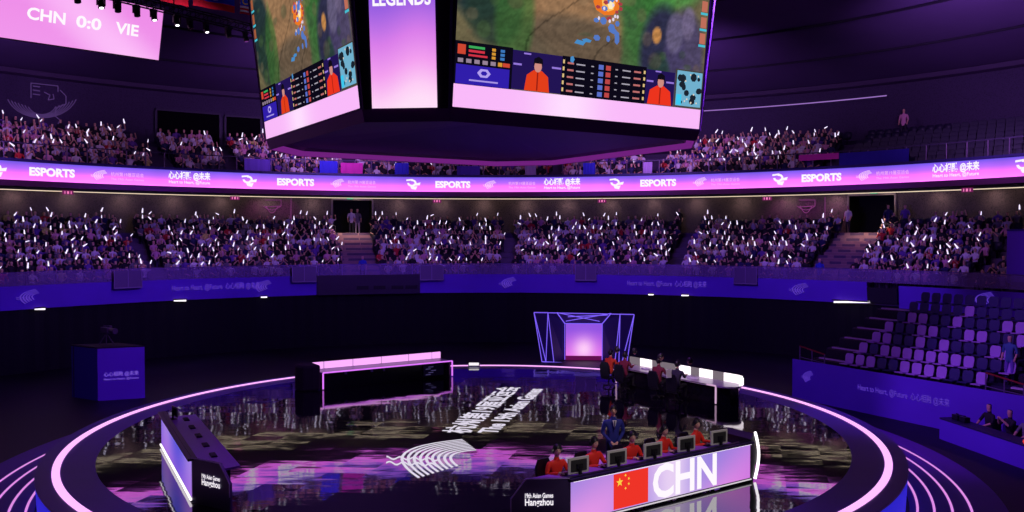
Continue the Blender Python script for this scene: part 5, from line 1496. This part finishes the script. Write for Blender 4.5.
# ------------------------------------------------------------------ detailed people at the desks
def head_mesh(c, turn, k=1.0):
    """a head with brow, nose, mouth and chin, facing -Y, turned about Z"""
    V = []; Fc = []; seg, rings = 24, 18
    for i in range(rings + 1):
        a = PI * i / rings
        for j in range(seg):
            t = 2 * PI * j / seg
            x = math.sin(a) * math.sin(t); y = -math.sin(a) * math.cos(t); z = math.cos(a)
            wx = .078; wy = .098; wz = .122
            low = max(0, -z)
            wx *= 1 - .32 * low; wy *= 1 - .18 * low
            p = Vector((x * wx, y * wy, z * wz))
            if y < 0:
                fx = p.x; fz = p.z
                p.y -= .022 * math.exp(-(fx / .012) ** 2 - ((fz + .018) / .022) ** 2)      # nose
                p.y += .010 * (math.exp(-((fx - .032) / .014) ** 2 - ((fz - .008) / .011) ** 2) + math.exp(-((fx + .032) / .014) ** 2 - ((fz - .008) / .011) ** 2))
                p.y -= .005 * math.exp(-(fx / .025) ** 2 - ((fz + .058) / .008) ** 2)
                p.y -= .008 * math.exp(-(fx / .025) ** 2 - ((fz + .098) / .015) ** 2)
            V.append(p)
    for i in range(rings):
        for j in range(seg):
            Fc.append((i * seg + j, (i + 1) * seg + j, (i + 1) * seg + (j + 1) % seg, i * seg + (j + 1) % seg))
    q = MB(); q.add(V, Fc)
    for s in (-1, 1): q.ball((s * .078, .008, -.005), (.012, .02, .03))
    R = Matrix.Rotation(turn, 3, 'Z')
    return [Vector(c) + R @ (v * k) for v in q.v], q.f

def hand_geo(w_, dirv, palm_n, side):
    """palm and five bent fingers as skinned chains"""
    d = Vector(dirv).normalized(); n_ = Vector(palm_n).normalized(); s = d.cross(n_).normalized() * side
    w_ = Vector(w_); palm = w_ + d * .085
    out = []
    V, Fc = skinned([[(*w_, .026), (*(w_ + d * .045), .034), (*palm, .036)]], 1); out.append((V, Fc))
    for k, (off, ln) in enumerate(((-.030, .062), (-.010, .074), (.010, .070), (.029, .054))):
        a = palm + s * off - d * .01; b = a + d * ln * .5 + n_ * .006; c = b + d * ln * .36 + n_ * .022; e = c + d * ln * .2 + n_ * .024
        out.append(skinned([[(*a, .0105), (*b, .0095), (*c, .0088), (*e, .0075)]], 1))
    a = w_ + d * .03 - s * .03; b = a + d * .03 - s * .028 + n_ * .008; c = b + d * .032 - s * .006 + n_ * .01
    out.append(skinned([[(*a, .012), (*b, .011), (*c, .009)]], 1))
    return out

def hero(name, loc, rz, kind, arms, shirt_m, legs_m, lab, cat='person', lean=.05, turn=0.0, group=None, palms=((0, 0, -1), (0, 0, -1)), headset=True, hair='short', back_hair=False):
    ch, bones, head = pose_chains(kind, arms, lean)
    neck = Vector(ch[0][4][:3]); ch[1] = [('j', 0, 4), (neck.x, neck.y - .005, neck.z + .06, .052)]
    for s in (2, 3): ch[s] = ch[s][:-1]
    V, Fc = skinned(ch, 2)
    q = MB(); q.add(V, Fc)
    hc = neck + Vector((0, -.02, .145)); hv, hf = head_mesh(hc, turn); q.add(hv, hf)
    for s in (0, 1):
        e, w_ = Vector(arms[s][0]), Vector(arms[s][1])
        for a, b in hand_geo(w_, w_ - e, palms[s], 1 if s else -1): q.add(a, b)
    me = bpy.data.meshes.new('body'); me.from_pydata([tuple(v) for v in q.v], [], q.f)
    o = bpy.data.objects.new('body', me); COL.objects.link(o)
    md = o.modifiers.new('merge', 'REMESH'); md.mode = 'VOXEL'; md.voxel_size = .0085; md.use_smooth_shade = True
    ms = o.modifiers.new('soft', 'SMOOTH'); ms.factor = .4; ms.iterations = 2
    dg = bpy.context.evaluated_depsgraph_get(); dg.update(); out = bpy.data.meshes.new_from_object(o.evaluated_get(dg))
    bpy.data.objects.remove(o)
    bm = bmesh.new(); bm.from_mesh(out); bm.verts.ensure_lookup_table(); seen = bytearray(len(bm.verts)); groups_ = []
    for v0 in bm.verts:
        if seen[v0.index]: continue
        seen[v0.index] = 1; st_ = [v0]; g_ = []
        while st_:
            v = st_.pop(); g_.append(v)
            for e_ in v.link_edges:
                w2 = e_.other_vert(v)
                if not seen[w2.index]: seen[w2.index] = 1; st_.append(w2)
        groups_.append(g_)
    big = max(len(g_) for g_ in groups_); drop = [v for g_ in groups_ if len(g_) < big for v in g_]
    if drop: bmesh.ops.delete(bm, geom=drop, context='VERTS')
    bm.to_mesh(out); bm.free()
    nv = len(out.vertices); co = np.empty(nv * 3, np.float32); out.vertices.foreach_get('co', co); co = co.reshape(-1, 3)
    names_ = {'skin': 0, 'shirt': 1, 'legs': 2, 'shoe': 3, 'sleeve': 1}
    best = np.full(nv, 1e9); lab_ = np.zeros(nv, np.int32)
    bl = [b for b in bones]; bl[1] = (neck + Vector((0, 0, .03)), hc, 'skin', .085)
    for s in (0, 1):
        w_ = Vector(arms[s][1]); e = Vector(arms[s][0]); dd = (w_ - e).normalized()
        bl[2 + s * 6 + 2] = (w_ + dd * .02, w_ + dd * .16, 'skin', .035)
    for a, b, m_, rr in bl:
        a_ = np.array(a); ab = np.array(b) - a_; t = np.clip(((co - a_) @ ab) / max(1e-9, ab @ ab), 0, 1)[:, None]
        d_ = np.linalg.norm(co - (a_ + t * ab), axis=1) - rr; upd = d_ < best; best[upd] = d_[upd]; lab_[upd] = names_[m_]
    li = np.empty(len(out.polygons), np.int32); out.polygons.foreach_get('loop_start', li); lv = np.empty(len(out.loops), np.int32); out.loops.foreach_get('vertex_index', lv)
    out.materials.clear()
    for m_ in (SKINM, shirt_m, legs_m, SHOE): out.materials.append(m_)
    out.polygons.foreach_set('material_index', lab_[lv[li]]); out.polygons.foreach_set('use_smooth', np.ones(len(out.polygons), bool)); out.name = name
    root = bpy.data.objects.new(name, out); COL.objects.link(root); root.location = loc; root.rotation_euler = (0, 0, rz); tag(root, lab, cat, group)
    WORLD[root.name] = Matrix.Translation(Vector(loc)) @ Matrix.Rotation(rz, 4, 'Z')
    R = Matrix.Rotation(turn, 3, 'Z')
    # hair: a shell over skull, open over the face
    q = MB(); seg, rings = 20, 12; vv_ = []
    for i in range(rings + 1):
        a = PI * .62 * i / rings
        for j in range(seg):
            t = 2 * PI * j / seg; front = max(0, math.cos(t)); aa = a * (1 - .42 * front)
            if back_hair: aa = a * (1 + .25 * max(0, -math.cos(t))) * (1 - .3 * front)
            wob = 1 + .03 * math.sin(j * 3.1 + i * 1.3)
            vv_.append(hc + R @ Vector((math.sin(aa) * math.sin(t) * .088 * wob, -math.sin(aa) * math.cos(t) * .108 * wob + .004, math.cos(aa) * .136 * wob)))
    fc_ = [(i * seg + j, (i + 1) * seg + j, (i + 1) * seg + (j + 1) % seg, i * seg + (j + 1) % seg) for i in range(rings) for j in range(seg)]
    q.add(vv_, fc_); h = q.build('hair', HAIRM, root, False, smooth=True)
    sd = h.modifiers.new('thick', 'SOLIDIFY'); sd.thickness = .012; sd.offset = -1
    # eyes, brows, mouth
    fe = MB(); 
    for s in (-1, 1): fe.ball(hc + R @ Vector((s * .031, -.083, .008)), (.011, .008, .006), 0, 8, 5)
    fe.build('eye', mat('eye_dark', rgb(20, 14, 18), .3), root, False)
    fe = MB()
    for s in (-1, 1): fe.box(hc + R @ Vector((s * .031, -.092, .028)), (.028, .008, .006), R)
    fe.build('eyebrow', HAIRM, root, False)
    MB().ball(hc + R @ Vector((0, -.089, -.058)), (.022, .008, .006), 0, 8, 5).build('mouth', mat('lip_red', rgb(170, 80, 80), .5), root, False)
    if headset:
        q = MB(); pts = [hc + R @ Vector((.098 * math.cos(PI * i / 10), .01, .148 * math.sin(PI * i / 10))) for i in range(11)]; q.path(pts, .011, seg=6)
        for s in (-1, 1): q.bar(hc + R @ Vector((s * .078, .01, -.005)), hc + R @ Vector((s * .115, .01, -.005)), .042, seg=12)
        q.path([hc + R @ Vector((-.1, -.01, -.02)), hc + R @ Vector((-.085, -.07, -.07)), hc + R @ Vector((-.03, -.115, -.075))], .005)
        q.build('headset', BLACKG, root, False)
    return root, hc
JRED = mat('jacket_red', rgb(238, 44, 22), .7, bump=.15, nscale=14); TRW = mat('trousers_white_team', rgb(210, 200, 205), .8)
def gaming_chair(loc, rz, lab, m1=None, grp='chairs at the player desks'):
    c = thing('gaming_chair', loc, rz, lab, 'chair', grp); m1 = m1 or BLACKG
    MB().box((0, .02, .42), (.5, .5, .1)).build('seat', m1, c, False, bevel=.03)
    q = MB(); q.prism([Vector((-.24, .25, .46)), Vector((.24, .25, .46)), Vector((.26, .30, .95)), Vector((.16, .32, 1.16)), Vector((-.16, .32, 1.16)), Vector((-.26, .30, .95))], (0, .08, 0)); q.build('backrest', m1, c, False, bevel=.02)
    for s in (-1, 1): MB().box((s * .29, .05, .62), (.06, .28, .03)).bar((s * .29, .1, .40), (s * .29, .1, .62), .02).build('armrest', BLACK, c, False)
    MB().bar((0, 0, .1), (0, 0, .38), .03, seg=8).build('column', BLACK, c, False)
    q = MB()
    for k in range(5): a = 2 * PI * k / 5; q.bar((0, 0, .09), (.28 * math.cos(a), .28 * math.sin(a), .05), .022); q.ball((.28 * math.cos(a), .28 * math.sin(a), .03), .03, 0, 8, 5)
    q.build('star_base', BLACK, c, False)
    return c
PT = [.44, 1.48, 2.555, 3.57, 4.68]
parm = [(((-.27, -.16, .84), (-.14, -.38, .965)), ((.27, -.16, .84), (.15, -.38, .965)))] * 5
for i, t in enumerate(PT):
    loc = desk_pt(C0, CRZ, t + .02, 1.12, STAGE_Z + .0)
    arms = (((-.28, -.12, .78), (-.16, -.36, .84)), ((.28, -.12, .78), (.16 + .02 * (i % 2), -.36, .84)))
    tr = (-.35, -.1, -.4, -.15, -.5)[i]
    hero('player', loc, CRZ + (0, .12, -.05, .1, .3)[i], 'sit', arms, JRED, TRW, '%s of the five players in red jackets behind the CHN desk' % place_w[i], lean=(.10, .06, .12, .08, .04)[i], turn=tr, group='players in red behind the CHN desk')
    gaming_chair(desk_pt(C0, CRZ, t, 1.17, STAGE_Z), CRZ, 'black gaming chair under the %s player at the CHN desk' % place_w[i]).scale = (.84, .84, .84)
NAVYS = mat('suit_navy', rgb(34, 40, 140), .7); WSH = mat('shirt_white_cloth', rgb(235, 230, 240), .8)
rl = P(613, 483, STAGE_Z)
ref, hc = hero('referee', (rl.x, rl.y, STAGE_Z), .1, 'stand', (((-.25, .03, 1.18), (-.10, -.2, 1.02)), ((.25, .03, 1.18), (.06, -.22, 1.02))), NAVYS, mat('suit_trousers', rgb(22, 22, 62), .8), 'person in a navy suit and white shirt standing behind the players, hands clasped', lean=.0, turn=-.15, headset=False)
MB().prism([Vector((-.045, -.155, 1.5)), Vector((.045, -.155, 1.5)), Vector((0, -.165, 1.28))], (0, .03, 0)).build('shirt_front', WSH, ref, False)
MB().prism([Vector((-.012, -.163, 1.49)), Vector((.012, -.163, 1.49)), Vector((.014, -.168, 1.3)), Vector((0, -.17, 1.28)), Vector((-.014, -.168, 1.3))], (0, .01, 0)).build('tie', mat('tie_dark', rgb(30, 20, 60), .6), ref, False)

# ------------------------------------------------------------------ far right desk with crew
D0 = Vector((4.06, 32.7, 0)); D1 = Vector((6.94, 28.6, 0)); DL = (D1 - D0).length; DRZ = math.atan2(D1.y - D0.y, D1.x - D0.x)
fd = thing('long_desk', (D0.x, D0.y, STAGE_Z), DRZ, 'long low black desk with white lit panels, behind the dark group', 'desk')
MB().box((DL / 2, .42, .30), (DL - .06, .7, .58)).build('body', mat('desk_black_gloss', (0, 0, 0, 1)), fd, False)
NW = glow('neon_white_pink', rgb(255, 205, 250), 0.64)
for a, b in (((DL, -.02, .03), (DL, -.02, 0.64)), ((0, -.02, .03), (0, -.02, 0.64)), ((DL - .4, -.02, 0.64), (DL, -.02, 0.64)), ((0, -.02, 0.64), (DL - .35, -.02, 0.64))):
    MB().bar(a, b, .03 if a[2] < .5 or a[0] > .1 else .012).build('neon_line', NW if a[0] > .1 or b[2] > .5 and a[2] < .5 else mat('desk_black_gloss', (0, 0, 0, 1)), fd, False)
top = [Vector((-.3, .95, 0.60)), Vector((-.02, -.02, 0.60)), Vector((DL, -.02, 0.60))] + [Vector((DL + .05 + .55 * math.sin(PI * i / 8), .45 - .47 * math.cos(PI * i / 8), 0.60)) for i in range(1, 8)] + [Vector((DL, .95, 0.60))]
MB().prism(top[::-1], (0, 0, .05)).build('worktop', mat('pale_worktop', rgb(180, 168, 176), .3), fd, False)
WP = glow('white_panel_light', rgb(255, 240, 250), 1.6); WP2 = glow('grey_panel_light', rgb(120, 108, 118), 1)
for a, b, m_ in ((-.25, .30, WP2), (.34, .95, WP), (1.0, 1.6, WP2), (1.65, 2.2, WP2), (2.25, 2.95, WP), (3.0, 3.35, WP2), (3.4, 4.0, WP), (4.04, 4.5, WP2), (4.54, DL + .2, WP)):
    MB().box(((a + b) / 2, .95, .79), (b - a, .05, .30)).build('lit_panel', m_, fd, False)
pts = [Vector((DL + .2 + .36 * math.sin(PI * .5 * i / 5), .95 - .45 * (1 - math.cos(PI * .5 * i / 5)), 0.66)) for i in range(6)]
for i in range(5): 
    MB().quad(pts[i], pts[i + 1], pts[i + 1] + Vector((0, 0, .27 - .05 * i)), pts[i] + Vector((0, 0, .27 - .04 * i))).quad(pts[i] + Vector((.02, .03, 0)), pts[i + 1] + Vector((.02, .03, 0)), pts[i + 1] + Vector((.02, .03, .27 - .05 * i)), pts[i] + Vector((.02, .03, .27 - .04 * i))).build('lit_panel', WP, fd, False)
MB().prism([Vector((DL, .05, 0)), Vector((DL + .4, .25, 0)), Vector((DL + .5, .55, 0)), Vector((DL + .3, .85, 0)), Vector((DL, .9, 0))], (0, 0, .59)).build('rounded_end', mat('desk_black_gloss', (0, 0, 0, 1)), fd, False)
# white tubes lying on the worktop (papers and lamps)
for i, (x, y) in enumerate(((1.1, .5), (1.9, .45), (3.1, .5), (3.6, .4))):
    tag(MB().box(desk_pt(D0, DRZ, x, y, STAGE_Z + .665), (.36, .24, .02), DRZ + .3 * (i - 1)).build('paper_sheet', mat('paper_white', rgb(240, 236, 240), .7, emit=rgb(120, 110, 120), strength=0)), 'white paper sheet on the far right desk, %s from the left' % names[i], 'paper', 'papers on the far right desk')
crewM = {'black': mat('crew_black', rgb(40, 34, 56), .8), 'maroon': mat('crew_maroon', rgb(120, 30, 50), .8), 'orange': mat('crew_orange', rgb(220, 70, 30), .8), 'navy': mat('crew_navy', rgb(58, 58, 150), .8)}
legB = mat('trousers_black', rgb(20, 18, 28), .8)
AR = (((-.26, -.08, .80), (-.18, -.34, .84)), ((.26, -.08, .80), (.18, -.34, .84)))
seatpx = [(625, 372, 'orange', 'leftmost'), (641, 372, 'maroon', 'second'), (679, 381, 'maroon', 'third'), (700, 388, 'black', 'rightmost')]
face = DRZ + PI     # people sit on the camera side, facing the desk
for i, (px, py, c, w_) in enumerate(seatpx):
    s_ = (.45, 1.25, 3.0, 3.9)[i]
    loc = desk_pt(D0, DRZ, s_, -.75, STAGE_Z + .06)
    hero('seated_crew', loc, DRZ + PI + .25, 'sit', AR, crewM[c], legB, '%s seated person in %s at the far right desk, back to the camera' % (w_, c), lean=.05, turn=-.2, group='people seated at the far right desk', back_hair=True)
    gaming_chair(desk_pt(D0, DRZ, s_, -.80, STAGE_Z + .02), DRZ + PI + .25, 'dark chair under the %s seated person at the far right desk' % w_, grp='chairs at the far right desk').scale = (.82, .82, .84)
stA = (((-.25, .02, 1.18), (-.22, -.12, .96)), ((.26, -.02, 1.20), (.12, -.24, 1.14)))
for px, py, c, lab, tr in ((660, 408, 'navy', 'tall person in navy standing in the middle of the dark group, holding a sheet', -.8), (617, 398, 'black', 'person in black standing at the left end of the dark group', .6), (634, 400, 'black', 'person in black standing second from the left in the dark group', -.4), (690, 414, 'black', 'person in black standing at the right of the dark group', .9)):
    p = P(px, py, STAGE_Z)
    hero('crew_member', (p.x, p.y, STAGE_Z), tr + PI * (.9 if c == 'black' else .6), 'stand', stA, crewM[c], legB, lab, lean=.0, turn=.2, headset=False)
p = P(667, 408, STAGE_Z); tag(MB().box((p.x, p.y - .3, 2.2), (.2, .02, .28), .4).build('script_sheet', mat('paper_white', (0, 0, 0, 1))), 'white script sheet held by the tall person in navy', 'paper')
for i, (px, py) in enumerate(((628, 399), (646, 408), (668, 413), (690, 420), (735, 430))): pass

# lights at the foot of the portal line
p = P(474, 366, STAGE_Z); r = thing('floor_lamp_cluster', (p.x, p.y, STAGE_Z), 0, 'small white floor lamp at the back edge of the stage, left of the portal', 'lamp')
MB().box((0, 0, .06), (.5, .18, .12)).build('housing', BLACKG, r, False); MB().box((0, -.1, .1), (.44, .03, .12)).build('lit_face', WHITE_GLOW, r, False)
bpy.context.view_layer.update()
